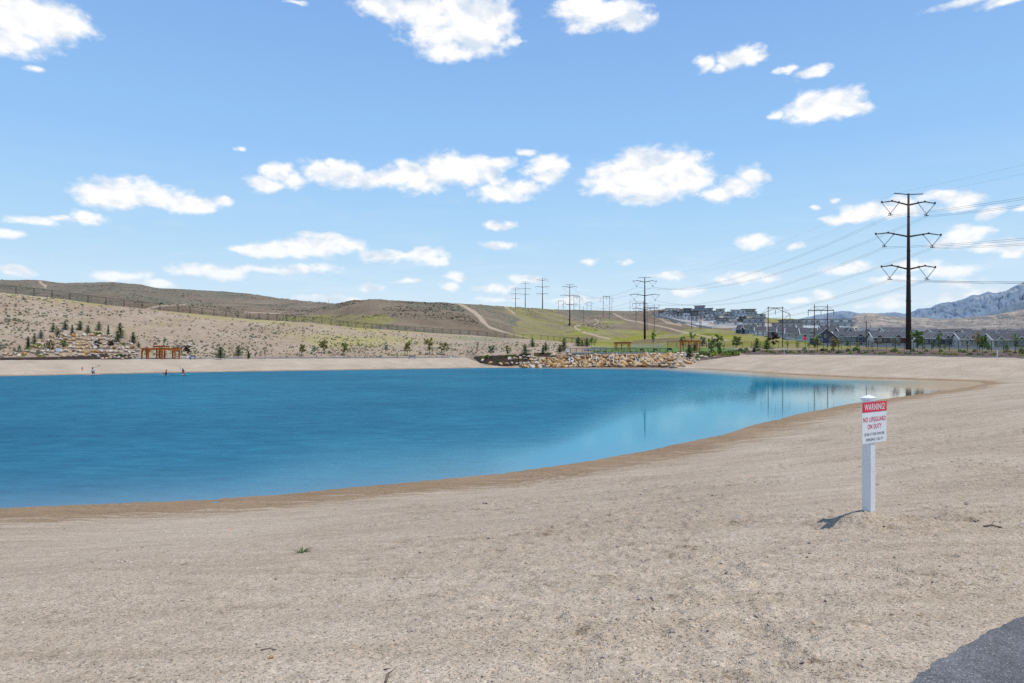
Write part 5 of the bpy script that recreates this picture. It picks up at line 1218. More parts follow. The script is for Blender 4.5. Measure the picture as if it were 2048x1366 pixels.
def window(par, x, z, w_, h_, y=0., face='f', xw=0., trim='trim'):
    a = .09
    if face == 'f': fr = MB().box(x-w_/2-a, x+w_/2+a, y-.05, y-.01, z-a, z+h_+a).build('window', trim, par); MB().box(x-w_/2, x+w_/2, y-.075, y-.052, z, z+h_).build('pane', 'glass', fr)
    else: fr = MB().box(xw+(.01 if face == 'r' else -.05), xw+(.05 if face == 'r' else -.01), x-w_/2-a, x+w_/2+a, z-a, z+h_+a).build('window', trim, par); MB().box(xw+(.052 if face == 'r' else -.075), xw+(.075 if face == 'r' else -.052), x-w_/2, x+w_/2, z, z+h_).build('pane', 'glass', fr)
def hroot(name, u0, u1, yt, yb, label, rz, group, Ymin=0, Yfix=None):
    uc = (u0+u1)/2
    if Yfix: Y = Yfix; X = (uc-1024)/F*Y; Z = CZ+(HR-yb)/F*Y
    else: X, Y, Z = hit(uc, yb, Ymin)
    o = thing(name, label, 'house', (X, Y, Z), rz, group); k = Y/F
    return o, (u1-u0)*k, (yb-yt)*k
rh = random.Random(12)
def modern(u0, u1, yt, yb, wc, label, up=(.3, .8), rz=-.15, lower=.52, roof='roof', stone=None, Ymin=0, wins=3, deck=False):
    o, W_, H_ = hroot('modern_house', u0, u1, yt, yb, label, rz, 'modern houses on the hill', Ymin); D_ = min(W_*.8, 13); w2 = W_/2; hl = H_*lower
    MB().box(-w2, w2, 0, D_, -4, hl-.25).build('lower_wall', stone or wc, o); MB().box(-w2-.4, w2+.4, -.45, D_+.4, hl-.2, hl+.08).build('lower_roof', roof, o)
    ux0, ux1 = -w2+W_*up[0], -w2+W_*up[1]
    MB().box(ux0, ux1, .6, D_-1, hl+.12, H_-.4).build('upper_wall', wc, o)
    rf = MB(); t = rh.uniform(.1, .5)*rh.choice([-1, 1])
    rf.add([(ux0-.8,-.4,H_-.4),(ux1+.8,-.4,H_-.4),(ux1+.8,D_-.2,H_-.4),(ux0-.8,D_-.2,H_-.4),(ux0-.8,-.4,H_-.1-t*.3),(ux1+.8,-.4,H_-.1+t*.3),(ux1+.8,D_-.2,H_-.1+t*.3),(ux0-.8,D_-.2,H_-.1-t*.3)], [(3,2,1,0),(4,5,6,7),(0,1,5,4),(1,2,6,5),(2,3,7,6),(3,0,4,7)])
    rf.build('upper_roof', roof, o)
    for i in range(wins):
        x = -w2+W_*(i+.5)/wins; window(o, x, hl*.32, W_/wins*.34, hl*.34)
    n = max(1, wins-1)
    for i in range(n): x = ux0+(ux1-ux0)*(i+.5)/n; window(o, x, hl+.12+(H_-hl)*.2, (ux1-ux0)/n*.42, (H_-hl)*.36, .6)
    window(o, D_*.4, hl*.3, D_*.25, hl*.35, face='r', xw=w2)
    if deck:
        MB().box(-w2+.4, w2-.4, -2.4, -.82, hl*.9-.2, hl*.9).build('balcony', 'w_stone', o)
        for x in (-w2+.7, 0, w2-.7): MB().box(x-.18, x+.18, -2.3, -2., -3, hl*.9-.2).build('column', 'w_white', o)
    return o
for a in [(1314,1331,621.5,632,'w_osb','unfinished timber-sheathed house at the left end of the hill'), (1329,1358,616,631,'w_white','white house with long grey roof on the skyline',(.2,.98)),
    (1334,1366,621,635,'w_taupe','low house with shaded porch columns below the white house',(.1,.55)), (1358,1372,619,634,'w_cream','small cream house between porch house and dark house',(.1,.7)),
    (1367,1386,616,637,'w_dark','dark house left of the tallest hill house',(.05,.75)), (1385,1412,610.8,624,'w_grey','tallest grey hill house on the skyline',(.15,.85)),
    (1379,1398,621,641,'w_dark','dark house with balconies below the tallest house',(.2,.95)), (1397,1412,622,638,'w_white','white house with dark roof beside the dark balcony house',(.1,.8)), (1413,1434,615.5,628,'w_grey','grey house with flat roofs right of the tallest house',(.0,.6)),
    (1430,1449,617,629,'w_cream','cream flat-roofed house at the right of the first cluster',(.2,1.)), (1448,1468,623,640,'w_grey','grey stone house between the two hill clusters',(.4,1.)),
    (1462,1493,619,637,'w_white','white house with dark roof in the right hill cluster',(.05,.9)), (1484,1513,617.5,631,'w_taupe','topmost taupe house of the right hill cluster',(.0,.9)),
    (1410,1428,627,643,'w_white','white house at the middle of the slope below the cluster',(.2,.9)), (1426,1445,629,643,'w_stone','pale grey house right of the white slope house',(.1,.7)), (1508,1531,627,641,'w_white','white house with gable-like roof at the right end of the hill cluster',(.3,1.)), (1345,1360,623,635,'w_dark','small dark house behind the porch house',(.2,.9)), (1452,1475,628,640,'w_white','white house below the grey stone house',(.0,.7)), (1431,1476,636,650,'w_taupe','long low taupe house in front of the hill cluster',(.1,.6)), (1492,1530,636,653,'w_grey','grey house with wide balcony above the navy house',(.05,.95)),
    (1475,1496,633,646,'w_brown','shaded brown house below the white hill house',(.2,.8)),
    (1555,1606,638.5,656,'w_taupe','long flat-roofed taupe house above the gabled row',(.25,.98)), (1606,1658,638,656,'w_cream','long flat-roofed cream house with white pillars',(.05,.7)),
    (1657,1709,637,655,'w_white','white flat-roofed house at the foot of the foothills',(.0,.98))]:
    u0, u1, yt, yb, wc, lb = a[:6]; up = a[6] if len(a) > 6 else (.2, .8)
    modern(u0, u1, yt, yb, wc, lb, up, rh.uniform(-.35, -.05), rh.uniform(.48, .6), wins=4 if u1-u0 > 25 else 2, deck='balcon' in lb or 'porch' in lb or 'pillars' in lb, stone=rh.choice(['w_cream', 'w_white', 'w_white', 'w_stone', None]))
def gabled(u0, u1, yt, yb, wc, label, axis='y', rz=0., roof='roof', eave=.55, Yfix=None, Ymin=0, wins=2, side=None):
    o, W_, H_ = hroot('gabled_house', u0, u1, yt, yb, label, rz, 'gabled houses below the hill', Ymin, Yfix); D_ = W_*(.9 if axis == 'y' else .7); w2 = W_/2; he = H_*eave
    wl = MB(); prism(wl, -w2, w2, 0, D_, -4, he, H_-.2, axis); wl.build('wall', wc, o)
    rf = MB(); tr = MB(); gable_roof(rf, tr, -w2, w2, 0, D_, he, H_-.2, axis); rf.build('roof', roof, o); tr.build('rake_trim', 'trim', o)
    for i in range(wins):
        x = -w2+W_*(i+.5)/wins; window(o, x, he*.52, W_/wins*.28, he*.3)
        window(o, x, he*.08, W_/wins*.32, he*.28)
    if axis == 'y': window(o, 0, he*.98, W_*.16, (H_-he)*.32)
    return o
gabled(1479,1492,649.5,667,'w_navy','dark navy house at the left end of the gabled row','y',.5,Ymin=225); gabled(1490,1514,649,667,'w_blue','blue house with two white-trimmed gables','x',-.1,wins=3)
gabled(1497,1506,650.5,667,'w_blue','narrow blue gabled bay of the blue house front','y',-.05,Ymin=225)
gabled(1511,1541,653,671,'w_white','white-sided gabled house third in the row','x',-.45,wins=3); gabled(1537,1566,652.5,674,'w_dark','dark house fourth in the gabled row','x',-.35,wins=3)
gabled(1557,1589,653,676.5,'w_grey','grey house with white end gable fifth in the row','x',-.4,wins=3); gabled(1573,1611,655,679,'w_taupe','taupe house with cream end wall sixth in the row','x',-.45,wins=3)
gabled(1603,1634,655.5,681,'w_grey','grey house with white porch gable left of the second H frame','x',-.2,wins=2); gabled(1617,1630,656.5,681,'w_cream','cream porch gable beside the grey house','y',-.2,wins=1)
gabled(1632,1672,656.5,692,'w_navy','big navy gable-fronted house behind the second H frame','y',-.1,eave=.5,wins=2); gabled(1645,1681,651,676,'w_taupe','wide-roofed taupe house behind the big navy house','x',-.1,wins=3)
gabled(1680,1712,654.5,678,'w_blue','blue-grey house with two small white gables','x',.1,wins=3,Yfix=330); gabled(1692,1706,655,676,'w_blue','small white-trimmed double gable of the blue-grey house','y',.1,wins=1,Yfix=322)
def rowhouse(u0, u1, yt, yb, wc, low, label, units, rz, Y, roof='roof', ends='w_cream', name='row_house'):
    uc = (u0+u1)/2; X = (uc-1024)/F*Y; Z = CZ+(HR-yb)/F*Y; k = Y/F; W_ = (u1-u0)*k/math.cos(rz); H_ = (yb-yt)*k; w2 = W_/2; D_ = 9.; he = H_*.66
    o = thing(name, label, 'row house', (X, Y, Z), rz, 'row houses behind the right fence')
    lo_ = MB().box(-w2, w2, -.04, .3, -4, he*.42); lo_.build('stone_base', low, o)
    wl = MB(); prism(wl, -w2+.02, w2-.02, .02, D_, -4, he, H_, 'x'); wl.build('wall', wc, o)
    en = MB(); prism(en, w2-.02, w2+.06, .0, D_, -4, he-.02, H_-.03, 'x'); prism(en, -w2-.06, -w2+.02, .0, D_, -4, he-.02, H_-.03, 'x'); en.build('end_wall', ends, o)
    rf = MB(); tr = MB(); gable_roof(rf, tr, -w2, w2, 0, D_, he, H_, 'x', ov=.5)
    rf.build('roof', roof, o); tr.build('rake_trim', 'trim', o)
    uw = W_/units
    for i in range(units):
        x = -w2+uw*(i+.5); gx = x+(uw*.12 if i % 2 else -uw*.12); g2 = uw*.24
        gw = MB(); prism(gw, gx-g2, gx+g2, -.55, D_*.45, he*.42, he*.97, he+(H_-he)*.52, 'y'); bay = gw.build('bay', 'w_dark' if wc in ('w_sage', 'w_taupe') and i % 2 else wc, o)
        gr = MB(); gt = MB(); gable_roof(gr, gt, gx-g2, gx+g2, -.55, D_*.3, he*.97, he+(H_-he)*.52, 'y', ov=.3); gr.build('bay_roof', roof, o); gt.build('bay_trim', 'trim', o)
        window(o, gx, he*.56, g2*1., he*.26, -.55); window(o, x+(-uw*.3 if i % 2 else uw*.3), he*.58, uw*.14, he*.24, .02)
        window(o, x-uw*.22, he*.06, uw*.16, he*.24, -.04); window(o, x+uw*.2, .02, uw*.12, he*.3, -.04)
        MB().box(x-uw*.32, x-uw*.1, -2.8, -2.7, -.6, he*.16).build('patio_screen', 'white', o)
    MB().box(w2-.2, w2+.25, -.5, -.3, -2, he+.0).build('corner_board', 'trim', o)
    return o
rowhouse(1676,1757,663,691,'w_sage','w_stone','green-grey row houses with pale stone ground floor',3,-.25,300); rowhouse(1752,1832,664,695,'w_brown','w_stone','dark brown row houses crossing behind the big pylon',3,-.22,285)
rowhouse(1838,1931,665.5,698,'w_dark','w_stone','charcoal row houses right of the big pylon',4,-.22,265); rowhouse(1927,2000,666,701,'w_taupe','w_stone','taupe row houses behind the tallest sparse tree',3,-.22,255)
rowhouse(1996,2110,667,703,'w_sage','w_stone','grey-green row houses at the right edge',4,-.2,245)
rowhouse(1722,1782,655,672,'w_blue','w_grey','long-roofed blue-grey houses in the back row',2,.05,430,'roof_pale'); rowhouse(1770,1816,655,674,'w_grey','w_grey','dark-roofed houses in the back row left of the pylon',2,-.1,420)
rowhouse(1812,1880,655.5,675,'w_grey','w_grey','grey back-row houses just right of the pylon',2,-.05,420,'roof_pale'); rowhouse(1868,1948,658,676,'w_brown','w_grey','brown back-row houses with three white gables',3,-.08,410)
rowhouse(1935,2020,660,679,'w_brown','w_grey','brown back-row houses behind the sparse tree',3,-.1,400); rowhouse(2005,2100,661.5,681,'w_grey','w_grey','grey back-row houses at the right edge',3,-.1,390)
# specks of a distant town at the foot of the mountains
rt = random.Random(3)
for k in range(46):
    u = rt.uniform(1960, 2060) if k < 34 else rt.uniform(1725, 1960); Y = rt.uniform(1900, 2500); y = rt.uniform(660, 664.5); X = (u-1024)/F*Y
    o = thing('distant_house', 'tiny pale house in the distant town below the foothills', 'house', (X, Y, CZ+(HR-y)/F*Y), rt.uniform(-1, 1), 'tiny houses of the distant town'); w2 = rt.uniform(4, 9)
    wl = MB(); prism(wl, -w2, w2, -4, 4, -20, 4, 6.5, 'x'); wl.build('wall', rt.choice(['w_white','w_cream','w_tan','w_stone']), o); rf = MB(); tr = MB(); gable_roof(rf, tr, -w2, w2, -4, 4, 4, 6.6); rf.build('roof', 'roof_pale', o)
# vinyl fence and retaining walls
def wall(name, pts, h, m_, label, cat, Ymin=0, th=.12, cap=True, part='panel'):
    P_ = [Vector(hit(p[0], p[1], Ymin)) if len(p) < 3 or not p[2] else Vector(((p[0]-1024)/F*p[2], p[2], CZ-(p[1]-HR)/F*p[2])) for p in pts]; o = thing(name, label, cat, P_[0])
    for a, b in zip(P_[:-1], P_[1:]):
        n = max(1, int((b-a).length/9)) if name == 'vinyl_fence' else 1
        for j in range(n):
            p = a.lerp(b, j/n)-P_[0]; q = a.lerp(b, (j+1)/n)-P_[0]; mb = MB(); up = Vector((0, 0, h)); d = Vector((q.y-p.y, p.x-q.x, 0)).normalized()*th
            dn = Vector((0, 0, -1.5)); mb.add([p+dn-d, q+dn-d, q+dn+d, p+dn+d, p+up-d, q+up-d, q+up+d, p+up+d], [(3,2,1,0),(4,5,6,7),(0,1,5,4),(1,2,6,5),(2,3,7,6),(3,0,4,7)]); mb.build(part, m_, o)
            if name == 'vinyl_fence': MB().box(p.x-.1, p.x+.1, p.y-.14, p.y+.14, p.z-1, p.z+h+.12).build('post', 'w_stone', o)
wall('vinyl_fence', [(1493,667,0),(1520,669,0),(1545,672,0),(1570,678,0),(1600,683,0),(1640,690.5,0),(1680,694,280),(1740,695.5,272),(1800,697,260),(1900,699.5,245),(2000,701.5,235),(2100,703,228)], 1., 'w_stone', 'long pale vinyl fence along the backs of the houses', 'fence', 150)
for i, (pts, h, lb) in enumerate([([(1332,634),(1352,637),(1372,640)],1.6,'pale retaining wall below the porch house'), ([(1356,634),(1390,640.5)],1.8,'white retaining wall right of the porch house'),
    ([(1392,650),(1412,648),(1432,645.5)],2.,'white retaining wall below the large dark house'), ([(1422,657),(1440,652.5),(1470,650),(1495,647)],1.8,'long pale wall curving below the taupe house'),
    ([(1310,630),(1335,637),(1362,646),(1395,653),(1424,658)],1.5,'long grey wall along the hill road'), ([(1464,662),(1480,663)],1.8,'short white wall left of the navy house'), ([(1590,656),(1660,656.5),(1700,658)],2.,'white retaining wall below the flat-roofed houses')]):
    wall('retaining_wall', pts, h, 'w_white' if 'white' in lb else 'w_stone', lb, 'wall', part='course')

# ================================================================== paddlers
M['skin'] = smat('skin', (.50, .30, .21), scale=8, rough=.6); M['hair'] = smat('dark_hair', (.03, .02, .015), scale=12, rough=.7)
for k, c in dict(c_white=(.72,.73,.76), c_pink=(.62,.12,.30), c_red=(.50,.02,.025), c_navy=(.03,.04,.09), c_teal=(.02,.42,.45), c_blue=(.10,.50,.62), c_rose=(.72,.36,.34), c_purple=(.30,.10,.34), c_orange=(.7,.3,.05)).items(): M[k] = smat('cloth_'+k[2:], c, scale=10, rough=.7)
def skinned(name, verts, edges, radii, m_, parent, sub=1):
    me = bpy.data.meshes.new(name); me.from_pydata([tuple(v) for v in verts], edges, []); me.materials.append(M[m_]); o = bpy.data.objects.new(name, me); C.objects.link(o); o.parent = parent
    o.modifiers.new('skin', 'SKIN').use_smooth_shade = True
    if not me.skin_vertices: me.skin_vertices.new() if hasattr(me.skin_vertices, 'new') else None
    for i, r in enumerate(radii): sv = me.skin_vertices[0].data[i]; sv.radius = (r, r); sv.use_root = (i == 0)
    sb = o.modifiers.new('sub', 'SUBSURF'); sb.levels = sub; sb.render_levels = sub; return o
def person(label, loc, pose, rz, sc, top, bottom, hairm='hair'):
    J = {'pelvis':(0,0,.0), 'waist':(0,.01,.14), 'chest':(0,.0,.34), 'neck':(0,0,.50), 'chin':(0,-.01,.55), 'skull':(0,0,.68), 'crown':(0,.01,.76)}
    if pose == 'stand':
        z = .92
        leg = lambda s_: [(s_*.10,0,-.04),(s_*.11,-.02,-.46),(s_*.11,.03,-.86),(s_*.12,-.10,-.90)]
        arm = lambda s_: [(s_*.19,0,.44),(s_*.25,.02,.18),(s_*.27,-.06,-.04)]
    elif pose == 'kneel':
        z = .42
        leg = lambda s_: [(s_*.11,0,-.04),(s_*.15,-.40,-.30),(s_*.13,-.02,-.36),(s_*.13,.12,-.38)]
        arm = lambda s_: [(s_*.19,-.02,.44),(s_*.26,-.16,.22),(s_*.12,-.38,.22+.12*s_)]
    else:
        z = .14
        leg = lambda s_: [(s_*.11,-.04,-.02),(s_*.16,-.36,.14),(s_*.14,-.72,-.06),(s_*.14,-.80,.04)]
        arm = lambda s_: [(s_*.19,-.02,.44),(s_*.26,-.18,.22),(s_*.14,-.40,.24+.1*s_)]
    o = thing('person', label, 'person', loc, rz); o.scale = (sc, sc, sc); zz = Vector((0, 0, z)); V = []; E_ = []; R_ = []; ix = {}
    def add(nm_, p, r, par=None): V.append(Vector(p)+zz); R_.append(r); ix[nm_] = len(V)-1; (par is not None) and E_.append((ix[par], ix[nm_]))
    for nm_, r, par in (('pelvis',.13,None),('waist',.11,'pelvis'),('chest',.135,'waist'),('neck',.055,'chest'),('chin',.065,'neck'),('skull',.095,'chin'),('crown',.06,'skull')): add(nm_, J[nm_], r, par)
    for s_ in (-1, 1):
        L_ = leg(s_); t = str(s_)
        for i, (p, r) in enumerate(zip(L_, (.085,.058,.04,.03))): add('leg%d%s' % (i, t), p, r, 'pelvis' if i == 0 else 'leg%d%s' % (i-1, t))
        A_ = arm(s_)
        for i, (p, r) in enumerate(zip(A_, (.055,.04,.03))): add('arm%d%s' % (i, t), p, r, 'chest' if i == 0 else 'arm%d%s' % (i-1, t))
        d = (Vector(A_[2])-Vector(A_[1])).normalized(); sd_ = d.orthogonal().normalized(); hp = Vector(A_[2])+d*.07
        add('palm'+t, hp, .03, 'arm2'+t)
        for f in range(5): add('f%d%s' % (f, t), hp+d*(.075-.02*abs(f-2)*.6-(.03 if f == 4 else 0))+sd_*(f-2)*.018*(1.6 if f == 4 else 1), .009, 'palm'+t)
    skinned('body', V, E_, R_, 'skin', o)
    ch = [Vector(J[k_])+zz for k_ in ('pelvis','waist','chest','neck')]; ch[3] = ch[3]-Vector((0,0,.06))
    vs = ch+[Vector(arm(-1)[0])+zz, Vector(arm(-1)[0])*.35+Vector(arm(-1)[1])*.65+zz, Vector(arm(1)[0])+zz, Vector(arm(1)[0])*.35+Vector(arm(1)[1])*.65+zz]
    skinned('shirt', vs, [(0,1),(1,2),(2,3),(2,4),(4,5),(2,6),(6,7)], [.14,.13,.155,.08,.07,.055,.07,.055], top, o)
    vs = [Vector(J['pelvis'])+zz+Vector((0,0,.02))]+[Vector(leg(s_)[0])+zz for s_ in (-1,1)]+[(Vector(leg(s_)[0])+Vector(leg(s_)[1]))/2+zz for s_ in (-1,1)]
    skinned('shorts', vs, [(0,1),(0,2),(1,3),(2,4)], [.145,.1,.1,.085,.085], bottom, o)
    vs = [Vector(J['skull'])+zz+Vector((0,.03,-.02)), Vector(J['crown'])+zz+Vector((0,.02,.01)), Vector(J['skull'])+zz+Vector((0,.06,-.08))]
    skinned('hair', vs, [(0,1),(0,2)], [.1,.075,.06], hairm, o)
    for s_ in (-1, 1): e = MB().tube([(s_*.035,-.088,0),(s_*.035,-.098,0)], .012, 8).build('eye', 'ink', o); e.location = (0, 0, z+.66)
    return o
def board(label, loc, rz, m_, ln=3.1, w_=.78):
    o = thing('paddle_board', label, 'paddle board', loc, rz); n = 12; rings = []
    mb = MB(); vs = []; 
    for i in range(n+1):
        t = -1+2*i/n; hw_ = w_/2*math.sqrt(max(1-abs(t)**2.6, .004)); z = .07+.10*max(0, t-.5)**2*2
        vs += [(t*ln/2, -hw_, z), (t*ln/2, hw_, z), (t*ln/2, hw_*.85, z-.11), (t*ln/2, -hw_*.85, z-.11)]
    fs = []
    for i in range(n):
        a = i*4; b = a+4
        for j in range(4): fs.append((a+j, a+(j+1) % 4, b+(j+1) % 4, b+j))
    mb.add(vs, fs+[(3,2,1,0), (n*4, n*4+1, n*4+2, n*4+3)]).build('hull', m_, o); MB().box(-.5, .5, -w_*.36, w_*.36, .078, .086).build('deck_pad', 'c_white', o); return o
def paddle(label, a, b):
    a = Vector(a); b = Vector(b); o = thing('paddle', label, 'paddle', a); MB().tube([(0,0,0), b-a], .02, 6).build('shaft', 'black', o); d = (b-a).normalized()
    MB().bar(b-a, b-a+d*.4, .18, .02).build('blade', 'black', o); MB().bar(Vector((-.06,0,0)), Vector((.06,0,0)), .035).build('grip', 'black', o)
def lake_pt(u, y): Y = CZ*F/(y-HR); return ((u-1024)/F*Y, Y, 0.)
b = lake_pt(185.5, 750.3); board('pink paddle board end-on at the far shore', b, 1.45, 'c_rose'); person('person in a white shirt kneeling on the pink board with a paddle', (b[0], b[1], .1), 'kneel', math.pi, .98, 'c_white', 'c_navy')
paddle('paddle held by the kneeling person in white', (b[0]-.2, b[1]+.4, 1.1), (b[0]+.75, b[1]+.2, 1.45))
b = lake_pt(328, 751.3); board('blue paddle board lying broadside near the far shore', b, .08, 'c_blue', 3.4); person('person in a red vest sitting on the blue board', (b[0]+.35, b[1], .09), 'sit', -1.2, .95, 'c_red', 'c_navy')
paddle('paddle across the lap of the person in red', (b[0]-.1, b[1]-.3, .45), (b[0]+1.1, b[1]+.1, .2))
b = lake_pt(366, 750.6); board('teal paddle board end-on right of the blue board', b, 1.2, 'c_teal', 3., .8); person('person in dark clothes kneeling on the teal board', (b[0], b[1], .1), 'kneel', 2.6, .85, 'c_navy', 'c_orange')
paddle('raised paddle of the person on the teal board', (b[0]-.5, b[1], 1.25), (b[0]+.3, b[1]-.2, .3))
X, Y, Z = hit(164.6, 742.3); person('small child in a pink swimsuit standing on the far beach', (X, Y, Z), 'stand', .6, .45, 'c_pink', 'c_purple')
# ------------------------------------------------------------------ far mountains
def range_mesh(name, crest, Yc, Yb, rowb, amp, label, material, seed, freq=1., x0=None):
    us = np.linspace(crest[0][0], crest[-1][0], 420); t = np.linspace(0, 1.25, 110)
    cr = np.interp(us, [c[0] for c in crest], [c[1] for c in crest])
    cr = cr+(fbm(us*.09, us*0+seed, 4, seed)-.5)*3.2*freq
    T, U = np.meshgrid(t, us, indexing='ij')
    Yd = Yb+(Yc-Yb)*T; X = (U-1024)/F*Yd
    zc = CZ+(HR-cr)/F*Yc; zb = CZ+(HR-rowb)/F*Yb
    Tm = np.minimum(T, 1)
    Z = zb+(zc[None, :]-zb)*Tm**1.15
    k = Yc*.0011/freq
    wx_ = X/k+2.2*fbm(X/k*.3, Yd/k*.3, 3, seed+1); rid = 1-np.abs(2*fbm(wx_*.1, Yd/k*.045, 5, seed, .55)-1)
    env = np.clip(Tm*(1-Tm)*4, 0, 1)**.8
    Z = Z+(rid-.72)*amp*env*(zc[None, :]-zb)*2.2
    Z = np.where(T > 1, Z-(T-1)*(zc[None, :]-zb)*2, Z)
    fade = np.clip((U-crest[0][0])/30, 0, 1)
    o = grid_mesh(name, X, Yd, Z, material); return tag(o, label, 'mountains', kind='structure')
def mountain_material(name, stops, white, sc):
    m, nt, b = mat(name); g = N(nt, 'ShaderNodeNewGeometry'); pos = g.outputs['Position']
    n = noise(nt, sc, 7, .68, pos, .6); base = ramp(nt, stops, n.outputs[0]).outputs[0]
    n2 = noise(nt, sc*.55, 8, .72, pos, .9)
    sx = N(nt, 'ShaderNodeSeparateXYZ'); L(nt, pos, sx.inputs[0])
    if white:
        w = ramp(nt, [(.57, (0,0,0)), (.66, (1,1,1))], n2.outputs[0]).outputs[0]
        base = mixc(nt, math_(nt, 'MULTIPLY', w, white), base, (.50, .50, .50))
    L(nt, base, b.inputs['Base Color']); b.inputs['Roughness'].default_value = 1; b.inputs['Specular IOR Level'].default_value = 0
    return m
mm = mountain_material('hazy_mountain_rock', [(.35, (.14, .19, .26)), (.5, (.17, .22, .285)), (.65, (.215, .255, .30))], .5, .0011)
crest = [(1540,641),(1590,640),(1615,634),(1640,629),(1680,622),(1700,624),(1725,627),(1750,627),(1790,625.5),(1810,628),(1835,619),(1860,616),(1880,607.5),(1905,604),(1930,598),(1945,590),(1958,591),(1975,584.5),
         (1992,587),(2012,582),(2030,572),(2060,560),(2120,548),(2250,560),(2500,575),(2900,600)]
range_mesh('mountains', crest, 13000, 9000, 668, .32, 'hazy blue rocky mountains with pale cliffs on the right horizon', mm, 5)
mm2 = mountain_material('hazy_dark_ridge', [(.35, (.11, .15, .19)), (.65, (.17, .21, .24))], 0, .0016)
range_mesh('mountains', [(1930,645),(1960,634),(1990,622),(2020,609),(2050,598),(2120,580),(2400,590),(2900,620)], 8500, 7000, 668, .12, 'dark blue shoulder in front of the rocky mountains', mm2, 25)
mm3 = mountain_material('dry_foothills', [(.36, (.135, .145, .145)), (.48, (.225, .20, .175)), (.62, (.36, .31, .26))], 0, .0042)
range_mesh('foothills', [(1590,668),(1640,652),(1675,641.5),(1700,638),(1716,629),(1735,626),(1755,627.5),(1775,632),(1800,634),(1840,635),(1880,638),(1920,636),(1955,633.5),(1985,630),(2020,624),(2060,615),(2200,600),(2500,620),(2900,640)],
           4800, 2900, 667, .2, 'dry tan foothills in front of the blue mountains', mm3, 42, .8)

# ------------------------------------------------------------------ daylight
SUN_EL, SUN_AZ = math.radians(72.5), math.radians(110)
sd = Vector((math.sin(SUN_AZ)*math.cos(SUN_EL), math.cos(SUN_AZ)*math.cos(SUN_EL), math.sin(SUN_EL)))
ld = bpy.data.lights.new('sun', 'SUN'); ld.energy = 4.1; ld.angle = math.radians(.53); ld.color = (1., .965, .90)
lo = bpy.data.objects.new('sun', ld); C.objects.link(lo); lo.rotation_euler = sd.to_track_quat('Z', 'Y').to_euler()
w = bpy.data.worlds.new('World'); SC.world = w; w.use_nodes = True
nt = w.node_tree; bg = nt.nodes['Background']
sky = N(nt, 'ShaderNodeTexSky'); sky.sky_type = 'NISHITA'; sky.sun_disc = False; sky.sun_elevation = SUN_EL; sky.sun_rotation = SUN_AZ
sky.altitude = 1400; sky.air_density = 1.; sky.dust_density = .6; sky.ozone_density = 1.5
tc = N(nt, 'ShaderNodeTexCoord'); sx = N(nt, 'ShaderNodeSeparateXYZ'); L(nt, tc.outputs['Generated'], sx.inputs[0])
az = math_(nt, 'ARCTAN2', sx.outputs[0], sx.outputs[1]); el = math_(nt, 'ARCSINE', sx.outputs[2])
eldeg = math_(nt, 'MULTIPLY', el, 180/math.pi)
grad = ramp(nt, [(0, (.77, .895, .97)), (.09, (.65, .83, .975)), (.185, (.49, .745, .98)), (.27, (.40, .67, .985)), (.36, (.325, .595, .975)), (.6, (.235, .455, .86)), (1, (.17, .35, .74))],
            math_(nt, 'DIVIDE', eldeg, 45., clamp=True)).outputs[0]
skyn = mixc(nt, 1., sky.outputs[0], (.09, .09, .09), 'MULTIPLY')
base = mixc(nt, .92, skyn, grad)
def ae(u, y):
    X = (u-1024)/F; Z = (HR-y)/F; return math.degrees(math.atan2(X, 1)), math.degrees(math.atan(Z/math.hypot(X, 1)))
cv = N(nt, 'ShaderNodeCombineXYZ'); L(nt, math_(nt, 'MULTIPLY', az, 180/math.pi), cv.inputs[0]); L(nt, eldeg, cv.inputs[1])
dirv = cv.outputs[0]
mpn = N(nt, 'ShaderNodeMapping'); mpn.inputs['Scale'].default_value = (1, 1.55, 1); L(nt, dirv, mpn.inputs['Vector'])
nw = noise(nt, .42, 3, .5, mpn.outputs[0])
vsub = N(nt, 'ShaderNodeVectorMath', operation='SUBTRACT'); L(nt, nw.outputs['Color'], vsub.inputs[0]); vsub.inputs[1].default_value = (.5, .5, .5)
vma = N(nt, 'ShaderNodeVectorMath', operation='MULTIPLY_ADD'); L(nt, vsub.outputs[0], vma.inputs[0]); vma.inputs[1].default_value = (2.6, .95, 0); L(nt, dirv, vma.inputs[2])
pw = vma.outputs[0]
